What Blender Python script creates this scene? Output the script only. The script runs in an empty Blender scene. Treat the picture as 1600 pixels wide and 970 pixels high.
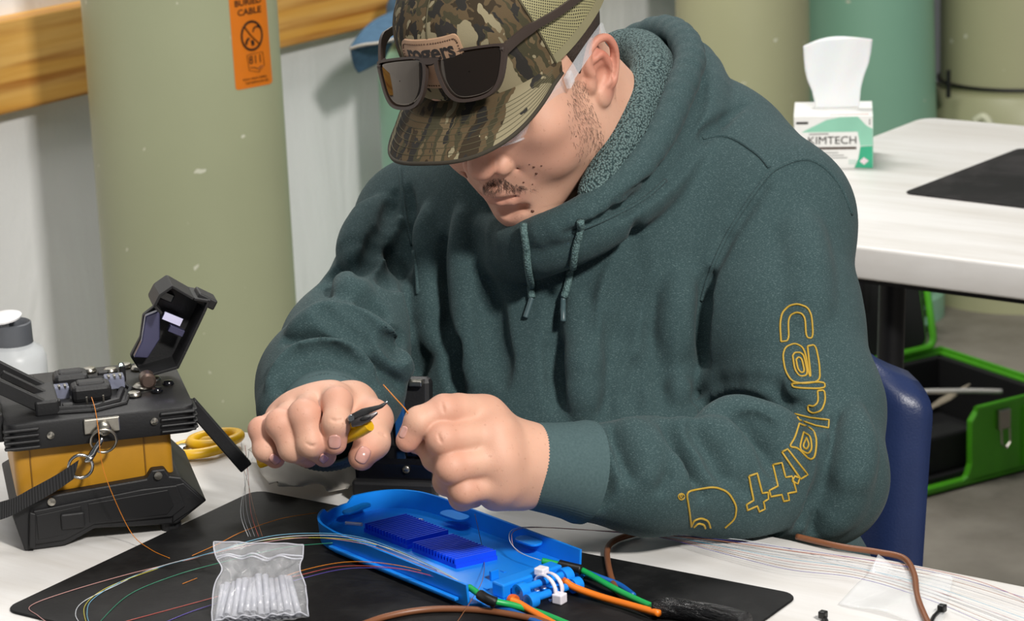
import bpy, bmesh, math, random
import numpy as np
from mathutils import Vector, Matrix
from mathutils.bvhtree import BVHTree
random.seed(7); rng = np.random.default_rng(7)
scn = bpy.context.scene
COL = scn.collection

# ---------------------------------------------------------------- camera
FPX = 4000.0
PITCH, ROLL = math.radians(15.2), math.radians(2.3)
CAM = np.array([0.0, 0.0, 1.5])
YAW = math.radians(36.214)            # turns the camera so that the tables and the wall run along the world axes
_rz = np.array([[math.cos(YAW), -math.sin(YAW), 0], [math.sin(YAW), math.cos(YAW), 0], [0, 0, 1]])
_fw = _rz @ np.array([0, math.cos(PITCH), -math.sin(PITCH)])
_r0 = _rz @ np.array([1.0, 0, 0]); _u0 = _rz @ np.array([0, math.sin(PITCH), math.cos(PITCH)])
CR = math.cos(ROLL) * _r0 - math.sin(ROLL) * _u0
CU = math.sin(ROLL) * _r0 + math.cos(ROLL) * _u0
cam_d = bpy.data.cameras.new('camera'); cam = bpy.data.objects.new('camera', cam_d); COL.objects.link(cam)
cam.matrix_world = Matrix(((CR[0], CU[0], -_fw[0], CAM[0]), (CR[1], CU[1], -_fw[1], CAM[1]), (CR[2], CU[2], -_fw[2], CAM[2]), (0, 0, 0, 1)))
cam_d.sensor_width = 36; cam_d.lens = 36 * FPX / 1600; cam_d.clip_start = 0.05; cam_d.clip_end = 100
cam_d.dof.use_dof = True; cam_d.dof.focus_distance = 2.16; cam_d.dof.aperture_fstop = 15
scn.camera = cam

# ---------------------------------------------------------------- light and exposure
w = bpy.data.worlds.new('world'); scn.world = w; w.use_nodes = True
w.node_tree.nodes['Background'].inputs[0].default_value = (0.86, 0.93, 1.0, 1)
w.node_tree.nodes['Background'].inputs[1].default_value = 0.12
def area_light(name, loc, target, size, power, col=(1, 1, 1), sy=None):
    d = bpy.data.lights.new(name, 'AREA'); d.shape = 'RECTANGLE'; d.size = size; d.size_y = sy or size
    d.energy = power; d.color = col
    loc, target = _rz @ np.array(loc), _rz @ np.array(target)
    o = bpy.data.objects.new(name, d); COL.objects.link(o); o.location = loc
    o.rotation_euler = (Vector(target) - Vector(loc)).to_track_quat('-Z', 'Y').to_euler()
    return o
area_light('work_lamp', (1.2, -0.2, 2.95), (0.1, 2.4, 0.95), 0.34, 116, (1.0, 0.965, 0.91))
area_light('ceiling_lamp_front', (-0.2, 1.6, 2.95), (-0.2, 1.6, 0), 1.2, 14, (1, .97, .93), 0.3)
area_light('ceiling_lamp_rear', (0.0, 3.9, 2.95), (0.0, 3.9, 0), 1.2, 38, (1, .97, .93), 0.3)
vs = scn.view_settings; vs.view_transform = 'Standard'; vs.look = 'None'; vs.gamma = 1; vs.exposure = 0.15
vs.use_curve_mapping = False

# ---------------------------------------------------------------- helpers
def ray(px, py):
    return _fw + (px - 800) / FPX * CR + (485 - py) / FPX * CU
def W(px, py, D):                    # point at image position, axis depth D
    return CAM + D * ray(px, py)
def WZ(px, py, z):                   # point at image position on the level z
    d = ray(px, py); return CAM + d * ((z - CAM[2]) / d[2])
def lin(h):
    h = h.lstrip('#'); v = [int(h[i:i + 2], 16) / 255 for i in (0, 2, 4)]
    return tuple(c / 12.92 if c < .04045 else ((c + .055) / 1.055) ** 2.4 for c in v)
def nrm(v):
    v = np.asarray(v, float); return v / max(np.linalg.norm(v), 1e-9)

class NT:
    def __init__(s, name):
        s.m = bpy.data.materials.new(name); s.m.use_nodes = True; s.t = s.m.node_tree
        s.b = s.t.nodes['Principled BSDF']; s.c = s.n('ShaderNodeTexCoord')
    def n(s, typ, **kw):
        nd = s.t.nodes.new(typ)
        for k, v in kw.items():
            if k.startswith('_'): nd.inputs[k[1:].replace('_', ' ')].default_value = v
            else: setattr(nd, k, v)
        return nd
    def l(s, a, b): s.t.links.new(a, b)
    def obj(s, scale=(1, 1, 1), rot=(0, 0, 0), out='Object'):
        mp = s.n('ShaderNodeMapping'); mp.inputs['Scale'].default_value = scale; mp.inputs['Rotation'].default_value = rot
        s.l(s.c.outputs[out], mp.inputs[0]); return mp.outputs[0]
    def noise(s, vec, scale, detail=3, rough=.5, dist=0):
        nd = s.n('ShaderNodeTexNoise'); nd.inputs['Scale'].default_value = scale; nd.inputs['Detail'].default_value = detail
        nd.inputs['Roughness'].default_value = rough; nd.inputs['Distortion'].default_value = dist; s.l(vec, nd.inputs['Vector']); return nd.outputs[0]
    def ramp(s, fac, stops, interp='LINEAR'):
        nd = s.n('ShaderNodeValToRGB'); cr = nd.color_ramp; cr.interpolation = interp
        while len(cr.elements) < len(stops): cr.elements.new(.5)
        for e, (p, c) in zip(cr.elements, stops): e.position = p; e.color = (*c, 1) if len(c) == 3 else c
        s.l(fac, nd.inputs[0]); return nd.outputs[0]
    def mix(s, fac, a, b, mode='MIX'):
        nd = s.n('ShaderNodeMix', data_type='RGBA', blend_type=mode)
        for v, i in ((fac, 0), (a, 6), (b, 7)):
            if hasattr(v, 'is_output'): s.l(v, nd.inputs[i])
            elif i == 0: nd.inputs[0].default_value = v
            else: nd.inputs[i].default_value = (*v, 1) if len(v) == 3 else v
        return nd.outputs[2]
    def base(s, v):
        if hasattr(v, 'is_output'): s.l(v, s.b.inputs['Base Color'])
        else: s.b.inputs['Base Color'].default_value = (*v, 1)
    def bump(s, h, strength=.3, dist=.001, prev=None):
        nd = s.n('ShaderNodeBump'); nd.inputs['Strength'].default_value = strength; nd.inputs['Distance'].default_value = dist
        s.l(h, nd.inputs['Height'])
        if prev: s.l(prev, nd.inputs['Normal'])
        s.l(nd.outputs[0], s.b.inputs['Normal']); return nd.outputs[0]
    def set(s, **kw):
        for k, v in kw.items(): s.b.inputs[k.replace('_', ' ')].default_value = v
        return s

def mat(name, hexc, rough=.5, metal=0, var=.06, vs_=40, bump=0, bs=300, spec=None, **kw):
    t = NT(name); c = lin(hexc)
    if var:
        f = t.noise(t.obj(), vs_, 4)
        t.base(t.mix(f, tuple(x * (1 - var * 2) for x in c), tuple(min(1, x * (1 + var * 2)) for x in c)))
    else: t.base(c)
    t.set(Roughness=rough, Metallic=metal)
    if spec is not None: t.b.inputs['Specular IOR Level'].default_value = spec
    if bump: t.bump(t.noise(t.obj(), bs, 3), bump)
    for k, v in kw.items(): t.b.inputs[k.replace('_', ' ')].default_value = v
    return t.m

def tag(o, label=None, cat=None, group=None, kind=None):
    if label: o['label'] = label
    if cat: o['category'] = cat
    if group: o['group'] = group
    if kind: o['kind'] = kind
    return o
def empty(name, loc=(0, 0, 0), rz=0):
    o = bpy.data.objects.new(name, None); COL.objects.link(o); o.location = loc; o.rotation_euler = (0, 0, rz); o.empty_display_size = .02
    return o
def link(name, me, m, parent=None, smooth=False):
    o = bpy.data.objects.new(name, me); COL.objects.link(o)
    if m:
        me.materials.clear(); me.materials.append(m)
    if smooth is True: me.polygons.foreach_set('use_smooth', [True] * len(me.polygons))
    elif smooth: me.set_sharp_from_angle(angle=math.radians(smooth)); 
    if parent is not None: o.parent = parent
    return o
def inv_parent(o, parent):            # world-space mesh put under a placed parent
    o.parent = parent; bpy.context.view_layer.update(); o.matrix_parent_inverse = parent.matrix_world.inverted()
    return o
class MB:
    """collects shapes, links them as one mesh"""
    def __init__(s): s.v = []; s.f = []
    def add(s, v, f):
        o = len(s.v); s.v += [tuple(map(float, p)) for p in v]; s.f += [tuple(i + o for i in q) for q in f]; return s
    def box(s, c, d, M=None, bev=0):
        bm = bmesh.new(); bmesh.ops.create_cube(bm, size=1)
        bmesh.ops.scale(bm, vec=d, verts=bm.verts)
        if bev: bmesh.ops.bevel(bm, geom=list(bm.edges), offset=bev, segments=2, affect='EDGES', profile=.5)
        if M is not None: bmesh.ops.transform(bm, matrix=M, verts=bm.verts)
        bmesh.ops.translate(bm, vec=c, verts=bm.verts)
        bm.verts.index_update(); s.add([v.co for v in bm.verts], [[v.index for v in f.verts] for f in bm.faces]); bm.free(); return s
    def prism(s, pts, z0, z1, M=None, bev=0, seg=2):
        """pts 2D outline extruded z0..z1, optionally bevelled"""
        bm = bmesh.new(); vs_ = [bm.verts.new((x, y, z0)) for x, y in pts]; f = bm.faces.new(vs_)
        r = bmesh.ops.extrude_face_region(bm, geom=[f]); bmesh.ops.translate(bm, vec=(0, 0, z1 - z0), verts=[e for e in r['geom'] if isinstance(e, bmesh.types.BMVert)])
        bmesh.ops.recalc_face_normals(bm, faces=bm.faces)
        if bev: bmesh.ops.bevel(bm, geom=list(bm.edges), offset=bev, segments=seg, affect='EDGES', profile=.5, clamp_overlap=True)
        if M is not None: bmesh.ops.transform(bm, matrix=M, verts=bm.verts)
        bm.verts.index_update(); s.add([v.co for v in bm.verts], [[v.index for v in f.verts] for f in bm.faces]); bm.free(); return s
    def tube(s, pts, r, n=8, caps=True, closed=False, flat=None):
        P = np.array(pts, float); m = len(P); R = np.full(m, r) if np.isscalar(r) else np.array(r, float)
        T = np.gradient(P, axis=0) if not closed else np.roll(P, -1, 0) - np.roll(P, 1, 0)
        T /= np.maximum(np.linalg.norm(T, axis=1, keepdims=True), 1e-9)
        a = np.array([0, 0, 1.0]) if abs(T[0][2]) < .9 else np.array([1.0, 0, 0])
        V = []; 
        N = nrm(a - T[0] * (a @ T[0]))
        for i in range(m):
            N = nrm(N - T[i] * (N @ T[i])); B = np.cross(T[i], N)
            for k in range(n):
                t = 2 * math.pi * k / n
                V.append(P[i] + R[i] * (math.cos(t) * N * (flat or 1) + math.sin(t) * B))
        F = []
        for i in range(m if closed else m - 1):
            j = (i + 1) % m
            for k in range(n):
                q = (k + 1) % n; F.append((i * n + k, i * n + q, j * n + q, j * n + k))
        if caps and not closed: F.append(tuple(range(n))[::-1]); F.append(tuple((m - 1) * n + k for k in range(n)))
        return s.add(V, F)
    def lathe(s, prof, n=32, M=None, c=(0, 0, 0), caps=True, ex=1, ey=1):
        V = []; F = []
        for r, z in prof:
            for k in range(n):
                t = 2 * math.pi * k / n; p = Vector((r * ex * math.cos(t), r * ey * math.sin(t), z))
                if M is not None: p = M @ p
                V.append((p.x + c[0], p.y + c[1], p.z + c[2]))
        for i in range(len(prof) - 1):
            for k in range(n): q = (k + 1) % n; F.append((i * n + k, i * n + q, (i + 1) * n + q, (i + 1) * n + k))
        if caps: F.append(tuple(range(n))[::-1]); F.append(tuple((len(prof) - 1) * n + k for k in range(n)))
        return s.add(V, F)
    def grid(s, P, closed_u=False):
        P = np.asarray(P, float); a, b = P.shape[:2]; F = []
        for i in range(a - 1 + closed_u):
            for j in range(b - 1): i2 = (i + 1) % a; F.append((i * b + j, i2 * b + j, i2 * b + j + 1, i * b + j + 1))
        return s.add(P.reshape(-1, 3), F)
    def build(s, name, m, parent=None, smooth=False, mw=None):
        me = bpy.data.meshes.new(name); me.from_pydata(s.v, [], s.f); me.validate(); me.update()
        bm = bmesh.new(); bm.from_mesh(me); bmesh.ops.recalc_face_normals(bm, faces=bm.faces); bm.to_mesh(me); bm.free()
        if smooth:
            me.polygons.foreach_set('use_smooth', [True] * len(me.polygons))
            if smooth is not True: me.set_sharp_from_angle(angle=math.radians(smooth))
        o = link(name, me, m, parent)
        if mw is not None: o.matrix_world = mw
        return o
def spline(pts, n=8, closed=False):
    P = np.array(pts, float); out = []
    m = len(P)
    for i in range(m if closed else m - 1):
        p0, p1, p2, p3 = (P[(i - 1) % m], P[i], P[(i + 1) % m], P[(i + 2) % m]) if closed else (P[max(i - 1, 0)], P[i], P[i + 1], P[min(i + 2, m - 1)])
        for k in range(n):
            t = k / n; out.append(.5 * ((2 * p1) + (-p0 + p2) * t + (2 * p0 - 5 * p1 + 4 * p2 - p3) * t * t + (-p0 + 3 * p1 - 3 * p2 + p3) * t ** 3))
    if not closed: out.append(P[-1])
    return np.array(out)
def frame(x, y, z, o=(0, 0, 0)):
    return Matrix(((x[0], y[0], z[0], o[0]), (x[1], y[1], z[1], o[1]), (x[2], y[2], z[2], o[2]), (0, 0, 0, 1)))
def rrect(w_, h_, r, n=5):
    out = []
    for cx, cy, a0 in ((w_ / 2 - r, h_ / 2 - r, 0), (-w_ / 2 + r, h_ / 2 - r, 90), (-w_ / 2 + r, -h_ / 2 + r, 180), (w_ / 2 - r, -h_ / 2 + r, 270)):
        for k in range(n + 1):
            t = math.radians(a0 + 90 * k / n); out.append((cx + r * math.cos(t), cy + r * math.sin(t)))
    return out
def text_mesh(body, size, extrude=.0002, align='CENTER', bold=0, spacing=1):
    c = bpy.data.curves.new('t', 'FONT'); c.body = body; c.size = size; c.extrude = extrude; c.align_x = align; c.align_y = 'CENTER'; c.offset = bold
    c.space_character = spacing; c.resolution_u = 3
    o = bpy.data.objects.new('t', c); COL.objects.link(o); bpy.context.view_layer.update()
    me = bpy.data.meshes.new_from_object(o.evaluated_get(bpy.context.evaluated_depsgraph_get()))
    bpy.data.objects.remove(o); return me

# ---------------------------------------------------------------- distance-field sculpting
class SDF:
    def __init__(s, lo, hi, h):
        s.lo = np.array(lo, float); s.h = h; s.n = np.ceil((np.array(hi) - s.lo) / h).astype(int) + 1
        s.f = np.full(s.n, 1.0, np.float32)
    def loc(s, lo, hi, m):
        a = np.clip(np.floor((np.array(lo) - m - s.lo) / s.h).astype(int), 0, s.n); b = np.clip(np.ceil((np.array(hi) + m - s.lo) / s.h).astype(int) + 1, 0, s.n)
        if np.any(b <= a): return None
        ax = [s.lo[i] + s.h * np.arange(a[i], b[i], dtype=np.float32) for i in range(3)]
        sl = tuple(slice(a[i], b[i]) for i in range(3))
        return sl, ax[0][:, None, None], ax[1][None, :, None], ax[2][None, None, :]
    def comb(s, sl, d, k, sub):
        f = s.f[sl]
        if sub:
            d = -d
            if k > 0: hh = np.maximum(k - np.abs(f - d), 0) / k; s.f[sl] = np.maximum(f, d) + hh * hh * k * .25
            else: s.f[sl] = np.maximum(f, d)
        else:
            if k > 0: hh = np.maximum(k - np.abs(f - d), 0) / k; s.f[sl] = np.minimum(f, d) - hh * hh * k * .25
            else: s.f[sl] = np.minimum(f, d)
    def cone(s, a, b, ra, rb, k=0.01, sub=False):
        a = np.array(a, float); b = np.array(b, float); r = max(ra, rb)
        L = s.loc(np.minimum(a, b) - r, np.maximum(a, b) + r, k + 3 * s.h)
        if L is None: return s
        sl, x, y, z = L
        ba = b - a; l2 = max(float(ba @ ba), 1e-12)
        px, py, pz = x - a[0], y - a[1], z - a[2]
        t = np.clip((px * ba[0] + py * ba[1] + pz * ba[2]) / l2, 0, 1)
        d = np.sqrt((px - t * ba[0]) ** 2 + (py - t * ba[1]) ** 2 + (pz - t * ba[2]) ** 2) - (ra + t * (rb - ra))
        s.comb(sl, d, k, sub); return s
    def chain(s, P, R, k=.01, sub=False):
        R = [R] * len(P) if np.isscalar(R) else R
        for i in range(len(P) - 1): s.cone(P[i], P[i + 1], R[i], R[i + 1], k, sub)
        return s
    def ell(s, c, r, A=None, k=.01, sub=False):
        c = np.array(c, float); r = np.array(r, float); A = np.eye(3) if A is None else np.asarray(A, float)  # columns = axes
        e = np.sqrt(((A * r) ** 2).sum(1)); L = s.loc(c - e, c + e, k + 3 * s.h)
        if L is None: return s
        sl, x, y, z = L; px, py, pz = x - c[0], y - c[1], z - c[2]
        q = [(px * A[0, i] + py * A[1, i] + pz * A[2, i]) for i in range(3)]
        k0 = np.sqrt(sum((q[i] / r[i]) ** 2 for i in range(3))); k1 = np.sqrt(sum((q[i] / r[i] ** 2) ** 2 for i in range(3)))
        d = k0 * (k0 - 1) / np.maximum(k1, 1e-6)
        s.comb(sl, d, k, sub); return s
    def hit(s, px, py, D0=1.6, D1=3.2):
        r = ray(px, py); D = np.arange(D0, D1, s.h * .5); P = CAM + D[:, None] * r
        i = np.round((P - s.lo) / s.h).astype(int); ok = np.all((i >= 0) & (i < s.n), axis=1)
        v = np.ones(len(D)); v[ok] = s.f[tuple(i[ok].T)]
        j = np.argmax(v < 0)
        return None if v[j] >= 0 else P[j]
    def fold(s, pxs, r, off, k=.012, sub=True, taper=True, n=6):
        """crease (sub) or ridge along an image polyline laid on the surface; off = centre moved outwards along the view ray"""
        pts = []
        for p in spline(pxs, n):
            q = s.hit(*p)
            if q is not None and (not pts or np.linalg.norm(q - pts[-1]) < .05): pts.append(q - nrm(ray(*p)) * off)
        if len(pts) < 2: return s
        m = len(pts); R = [r * (min(1, .25 + 1.5 * min(i, m - 1 - i) / (m - 1) * 2) if taper else 1) for i in range(m)]
        return s.chain(pts, R, k, sub)
    def mesh(s, name, smooth_it=2):
        f = s.f; ins = f < 0; nx, ny, nz = f.shape
        c = np.zeros((nx - 1, ny - 1, nz - 1), np.int8)
        for dx in (0, 1):
            for dy in (0, 1):
                for dz in (0, 1): c += ins[dx:nx - 1 + dx, dy:ny - 1 + dy, dz:nz - 1 + dz]
        I = np.argwhere((c > 0) & (c < 8)); idx = np.full(c.shape, -1, np.int32); idx[tuple(I.T)] = np.arange(len(I))
        acc = np.zeros((len(I), 3)); cnt = np.zeros(len(I))
        cor = [(0, 0, 0), (1, 0, 0), (0, 1, 0), (1, 1, 0), (0, 0, 1), (1, 0, 1), (0, 1, 1), (1, 1, 1)]
        for a in range(8):
            for ax in range(3):
                if cor[a][ax]: continue
                b = list(cor[a]); b[ax] = 1
                f0 = f[tuple((I + cor[a]).T)].astype(float); f1 = f[tuple((I + b).T)].astype(float); m = (f0 < 0) != (f1 < 0)
                t = np.where(m, f0 / np.where(m, f0 - f1, 1), 0); p = np.array(cor[a], float)[None] + t[:, None] * np.eye(3)[ax][None]
                acc += p * m[:, None]; cnt += m
        V = s.lo + (I + acc / cnt[:, None]) * s.h
        Q = []
        for ax in range(3):
            a, b = (ax + 1) % 3, (ax + 2) % 3
            s0 = [slice(None)] * 3; s1 = [slice(None)] * 3; s0[ax] = slice(0, -1); s1[ax] = slice(1, None)
            ch = ins[tuple(s0)] != ins[tuple(s1)]; E = np.argwhere(ch); E = E[(E[:, a] > 0) & (E[:, b] > 0) & (E[:, a] < f.shape[a] - 1) & (E[:, b] < f.shape[b] - 1)]
            q = []
            for da, db in ((-1, -1), (0, -1), (0, 0), (-1, 0)):
                J = E.copy(); J[:, a] += da; J[:, b] += db; q.append(idx[tuple(J.T)])
            q = np.stack(q, 1); flip = ~ins[tuple(E.T)]; q[flip] = q[flip][:, ::-1]; Q.append(q)
        Q = np.concatenate(Q); Q = Q[np.all(Q >= 0, axis=1)]
        ed = np.concatenate([Q[:, [0, 1]], Q[:, [1, 2]], Q[:, [2, 3]], Q[:, [3, 0]]])
        for it in range(smooth_it):
            sm = np.zeros_like(V); ct = np.zeros(len(V))
            for k in range(3):
                sm[:, k] = np.bincount(ed[:, 0], V[ed[:, 1], k], len(V)) + np.bincount(ed[:, 1], V[ed[:, 0], k], len(V))
            ct = np.bincount(ed[:, 0], minlength=len(V)) + np.bincount(ed[:, 1], minlength=len(V))
            V = V + .5 * (sm / np.maximum(ct, 1)[:, None] - V)
        return V, Q
def np_mesh(name, parts):
    """parts: list of (V,Q) joined into one mesh"""
    V = np.concatenate([p[0] for p in parts]); o = 0; Qs = []
    for v, q in parts: Qs.append(q + o); o += len(v)
    Q = np.concatenate(Qs).astype(np.int32)
    me = bpy.data.meshes.new(name); me.vertices.add(len(V)); me.vertices.foreach_set('co', V.astype(np.float32).ravel())
    me.loops.add(Q.size); me.loops.foreach_set('vertex_index', Q.ravel())
    me.polygons.add(len(Q)); me.polygons.foreach_set('loop_start', np.arange(0, Q.size, 4, dtype=np.int32)); me.polygons.foreach_set('loop_total', np.full(len(Q), 4, np.int32))
    me.polygons.foreach_set('use_smooth', [True] * len(Q)); me.update(calc_edges=True); return me
class Caster:
    def __init__(s, *objs):
        s.t = []
        for o in objs:
            mw = o.matrix_world; s.t.append(BVHTree.FromPolygons([mw @ v.co for v in o.data.vertices], [p.vertices[:] for p in o.data.polygons]))
    def __call__(s, px, py, off=0):
        r = Vector(ray(px, py)).normalized(); best = None
        for t in s.t:
            h = t.ray_cast(Vector(CAM), r)
            if h[0] is not None and (best is None or h[3] < best[3]): best = h
        if best is None: return None
        nn = best[1] if best[1].dot(r) < 0 else -best[1]
        return np.array(best[0] + nn * off), np.array(nn)
# ---------------------------------------------------------------- room axes
TZ = 0.75
E0 = WZ(330, 662, TZ); E1 = nrm(WZ(1153, 825, TZ) - E0); E2 = np.array([-E1[1], E1[0], 0]); UP = np.array([0, 0, 1.0])
ROOM = frame(E1, E2, UP)
ROOM3 = ROOM.to_3x3().to_4x4()
WALLP = W(300, 300, 4.25)
def on_wall(px, py, off=0.0):
    d = ray(px, py); t = ((WALLP - E1 * -off - CAM) @ E1) / (d @ E1); return CAM + d * t
def rm(o, at=(0, 0, 0)): return frame(E1, E2, UP, at)

# ---------------------------------------------------------------- setting
t = NT('concrete'); v = t.obj()
f1 = t.noise(v, 1.6, 6, .6); f2 = t.noise(v, 14, 5, .65)
c = t.mix(f2, lin('#635d55'), lin('#8e877c')); c = t.mix(t.ramp(f1, [(.42, (0, 0, 0)), (.62, (1, 1, 1))]), c, lin('#a39c92')); t.base(c)
t.set(Roughness=.6); t.bump(t.noise(v, 60, 4), .15); M_FLOOR = t.m
t = NT('white_wall_lining'); v = t.obj()
t.base(t.mix(t.noise(v, 3, 3), lin('#e6e6e8'), lin('#f3f3f3'))); t.set(Roughness=.38)
b1 = t.bump(t.noise(t.obj((1, 1, .25)), 7, 3, .5, .6), .55, .02); t.bump(t.noise(v, 120, 3), .35, .0015, b1); M_WALL = t.m
MB().box((0, 0, -.05), (9, 9, .1)).build('floor', M_FLOOR, mw=Matrix.Translation(_rz @ np.array([.6, 4.2, 0])) @ ROOM3)['kind'] = 'structure'
wc = WALLP + E2 * 1.2; wc[2] = 1.45
nx_ = 2
MB().box((0, 0, 0), (.1, 8.6, 2.9)).build('wall_back', M_WALL, mw=rm(0, wc - E1 * .05))['kind'] = 'structure'
# pine rail screwed to the wall
t = NT('pine'); v = t.obj((2.2, .12, 2.2))
wv = t.n('ShaderNodeTexWave', wave_type='BANDS', bands_direction='Z'); wv.inputs['Scale'].default_value = 2.6; wv.inputs['Distortion'].default_value = 9; wv.inputs['Detail'].default_value = 3; wv.inputs['Detail Scale'].default_value = 1.6
t.l(v, wv.inputs[0])
c = t.mix(t.ramp(wv.outputs[0], [(.25, (0, 0, 0)), (.8, (1, 1, 1))]), lin('#d0973f'), lin('#a2611b'))
c = t.mix(t.ramp(t.noise(t.obj((1, .15, 3)), 16, 4), [(.35, (0, 0, 0)), (.7, (1, 1, 1))]), c, lin('#e0b163')); t.base(c); t.set(Roughness=.5); t.bump(t.noise(t.obj((1, .05, 6)), 40, 3), .2); M_PINE = t.m
pb = on_wall(0, 178, .04); pt = on_wall(0, 30, .04)
zb = .5 * (pb[2] + on_wall(607, 38, .04)[2]); hb = pt[2] - pb[2]
bc = WALLP + E2 * 1.0 + E1 * .021; bc[2] = zb + hb / 2
MB().box((0, 0, 0), (.042, 5.2, hb), bev=.004).build('trim_1', M_PINE, mw=rm(0, bc))['kind'] = 'structure'

# ---------------------------------------------------------------- pedestals
def green(name, hx):
    t = NT(name); v = t.obj(); c = lin(hx)
    k = t.mix(t.noise(v, 6, 4), tuple(x * .93 for x in c), tuple(min(1, x * 1.05) for x in c))
    s_ = t.ramp(t.noise(v, 38, 2, .5, .5), [(.735, (0, 0, 0)), (.75, (1, 1, 1))]); k = t.mix(s_, k, lin('#d8d9c4'))
    t.base(k); t.set(Roughness=.42); t.bump(t.noise(v, 300, 2), .05); return t.m
M_SAGE = green('sage_plastic', '#a9ae8d'); M_MINT = green('mint_plastic', '#8ab9a0'); M_SAGE2 = green('sage_plastic_pale', '#b0b08c')
def pedestal(px, py, D, r_bot, r_top, ztop, m, label, collar=True, flange=False):
    p = W(px, py, D); root = empty('cable_pedestal', (p[0], p[1], 0)); tag(root, label, 'pedestal', 'green cable pedestals along the wall')
    prof = [(r_bot, .30)]
    for i in range(1, 12): prof.append((r_bot + (r_top - r_bot) * i / 11, .30 + (ztop - .36) * i / 11))
    prof += [(r_top * .985, ztop - .05), (r_top * .93, ztop - .022), (r_top * .8, ztop - .006), (r_top * .55, ztop), (.001, ztop + .004)]
    MB().lathe(prof, 64, caps=False).build('cover', m, root, smooth=50)
    MB().lathe([(r_bot * 1.1, 0), (r_bot * 1.1, .05), (r_bot * 1.04, .06), (r_bot * 1.035, .29), (r_bot * 1.03, .31), (r_bot * .9, .315)], 48).build('base', m, root, smooth=40)
    for s in (-1, 1): MB().box((s * r_bot * .35, -r_bot * 1.06, .2), (.018, .02, .045), bev=.004).build('latch', m, root)
    return root
PA = pedestal(302, 300, 3.70, .1385, .1372, 1.78, M_SAGE, 'sage green round pedestal with an orange warning sticker, behind the fusion splicer')
pedestal(700, 150, 4.42, .121, .119, W(620, 62, 4.42)[2], M_MINT, 'mint green pedestal with a denim cap on top, behind the camouflage cap')
pedestal(1161, 90, 5.1, .1326, .1322, 2.0, M_SAGE2, 'pale sage pedestal behind the hood, left of the mint one')
pedestal(1349, 100, 5.45, .158, .113, 2.05, M_MINT, 'tapered mint green pedestal behind the white tissue box')
# far right pedestal on a broad shell
p = W(1592, 140, 5.6); R5 = empty('cable_pedestal', (p[0], p[1], 0)); tag(R5, 'pale sage pedestal on a broad domed base at the right edge', 'pedestal', 'green cable pedestals along the wall')
z5 = W(1530, 150, 5.45)[2]
MB().lathe([(.171, z5 - .02), (.171, 2.0), (.17, 2.03), (.001, 2.04)], 64, caps=False).build('cover', M_SAGE2, R5, smooth=50)
MB().lathe([(.205, 0), (.205, z5 - .16), (.205, z5 - .09), (.198, z5 - .035), (.18, z5 - .005), (.1, z5)], 64).build('base', M_SAGE2, R5, smooth=50)
M_DKMETAL = mat('dark_metal', '#3a3a3c', .4, .8)
MB().tube([(.175 * math.cos(a), .175 * math.sin(a), z5 + .012) for a in np.linspace(0, 2 * math.pi, 49)[:-1]], .004, 6, closed=True).build('clamp_wire', M_DKMETAL, R5, smooth=True)
for px_ in (1482, 1591):
    q = W(px_, 140, 5.44); MB().box((q[0] - p[0], q[1] - p[1], z5 + .03), (.008, .01, .06), bev=.002).build('clamp_bolt', M_DKMETAL, R5)
q = W(1537, 205, 5.33)
MB().tube(spline([(q[0] - p[0] + x, q[1] - p[1], q[2] + z) for x, z in ((-.02, .02), (0, .03), (.015, .01), (.014, -.05))], 6), .009, 8).build('pipe', mat('pale_pipe', '#cfd0b4', .4), R5, smooth=True)

# ---------------------------------------------------------------- tables
t = NT('white_table'); v = t.obj()
c = t.mix(t.ramp(t.noise(t.obj((.35, 3, 1)), 5, 6, .65), [(.4, (0, 0, 0)), (.75, (1, 1, 1))]), lin('#dfdddb'), lin('#c6c1ba'))
t.base(c); t.set(Roughness=.42); t.bump(t.noise(v, 500, 2), .08); M_TABLE = t.m
M_BLACKSTEEL = mat('black_steel', '#1b1b1d', .45, .5)
def make_table(org, x0, x1, depth, z, label, sgn, m, legs=((.12, 1), (.88, 1))):
    """org on the known edge; x along E1, depth away along sgn*E2"""
    root = empty('folding_table'); root.matrix_world = rm(0, (org[0], org[1], 0)); tag(root, label, 'table')
    Lx = x1 - x0; cx = (x0 + x1) / 2; cy = sgn * depth / 2
    MB().prism([(a + cx, b + cy) for a, b in rrect(Lx, depth, .03)], z - .042, z, bev=.009, seg=3).build('tabletop', m, root, smooth=40)
    MB().box((cx, cy + depth / 2 - .09, z - .055), (Lx - .2, .03, .026)).build('rail', M_BLACKSTEEL, root)
    MB().box((cx, cy - depth / 2 + .09, z - .055), (Lx - .2, .03, .026)).build('rail', M_BLACKSTEEL, root)
    for k, bar in legs:
        lx = x0 + Lx * k
        for s in (-1, 1):
            MB().tube([(lx, cy + s * (depth / 2 - .10), z - .045), (lx, cy + s * (depth / 2 - .06), .012)], .014 if bar else .017, 12).build('leg', M_BLACKSTEEL, root, smooth=40)
        if bar: MB().tube([(lx, cy - depth / 2 + .08, .33), (lx, cy + depth / 2 - .08, .33)], .011, 10).build('crossbar', M_BLACKSTEEL, root, smooth=40)
    return root
T1 = make_table(E0, -.72, 1.25, .76, TZ, 'white work table in front of the seated person', -1, M_TABLE)
RZ = .745
F0 = WZ(1345, 385, RZ); F1 = nrm(WZ(1600, 412, RZ) - F0)
T2 = make_table(F0, -.30, 1.5, .76, RZ, 'white folding table behind the person, carrying a tissue box', 1, M_TABLE, legs=((.162, 0), (.88, 0)))

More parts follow.
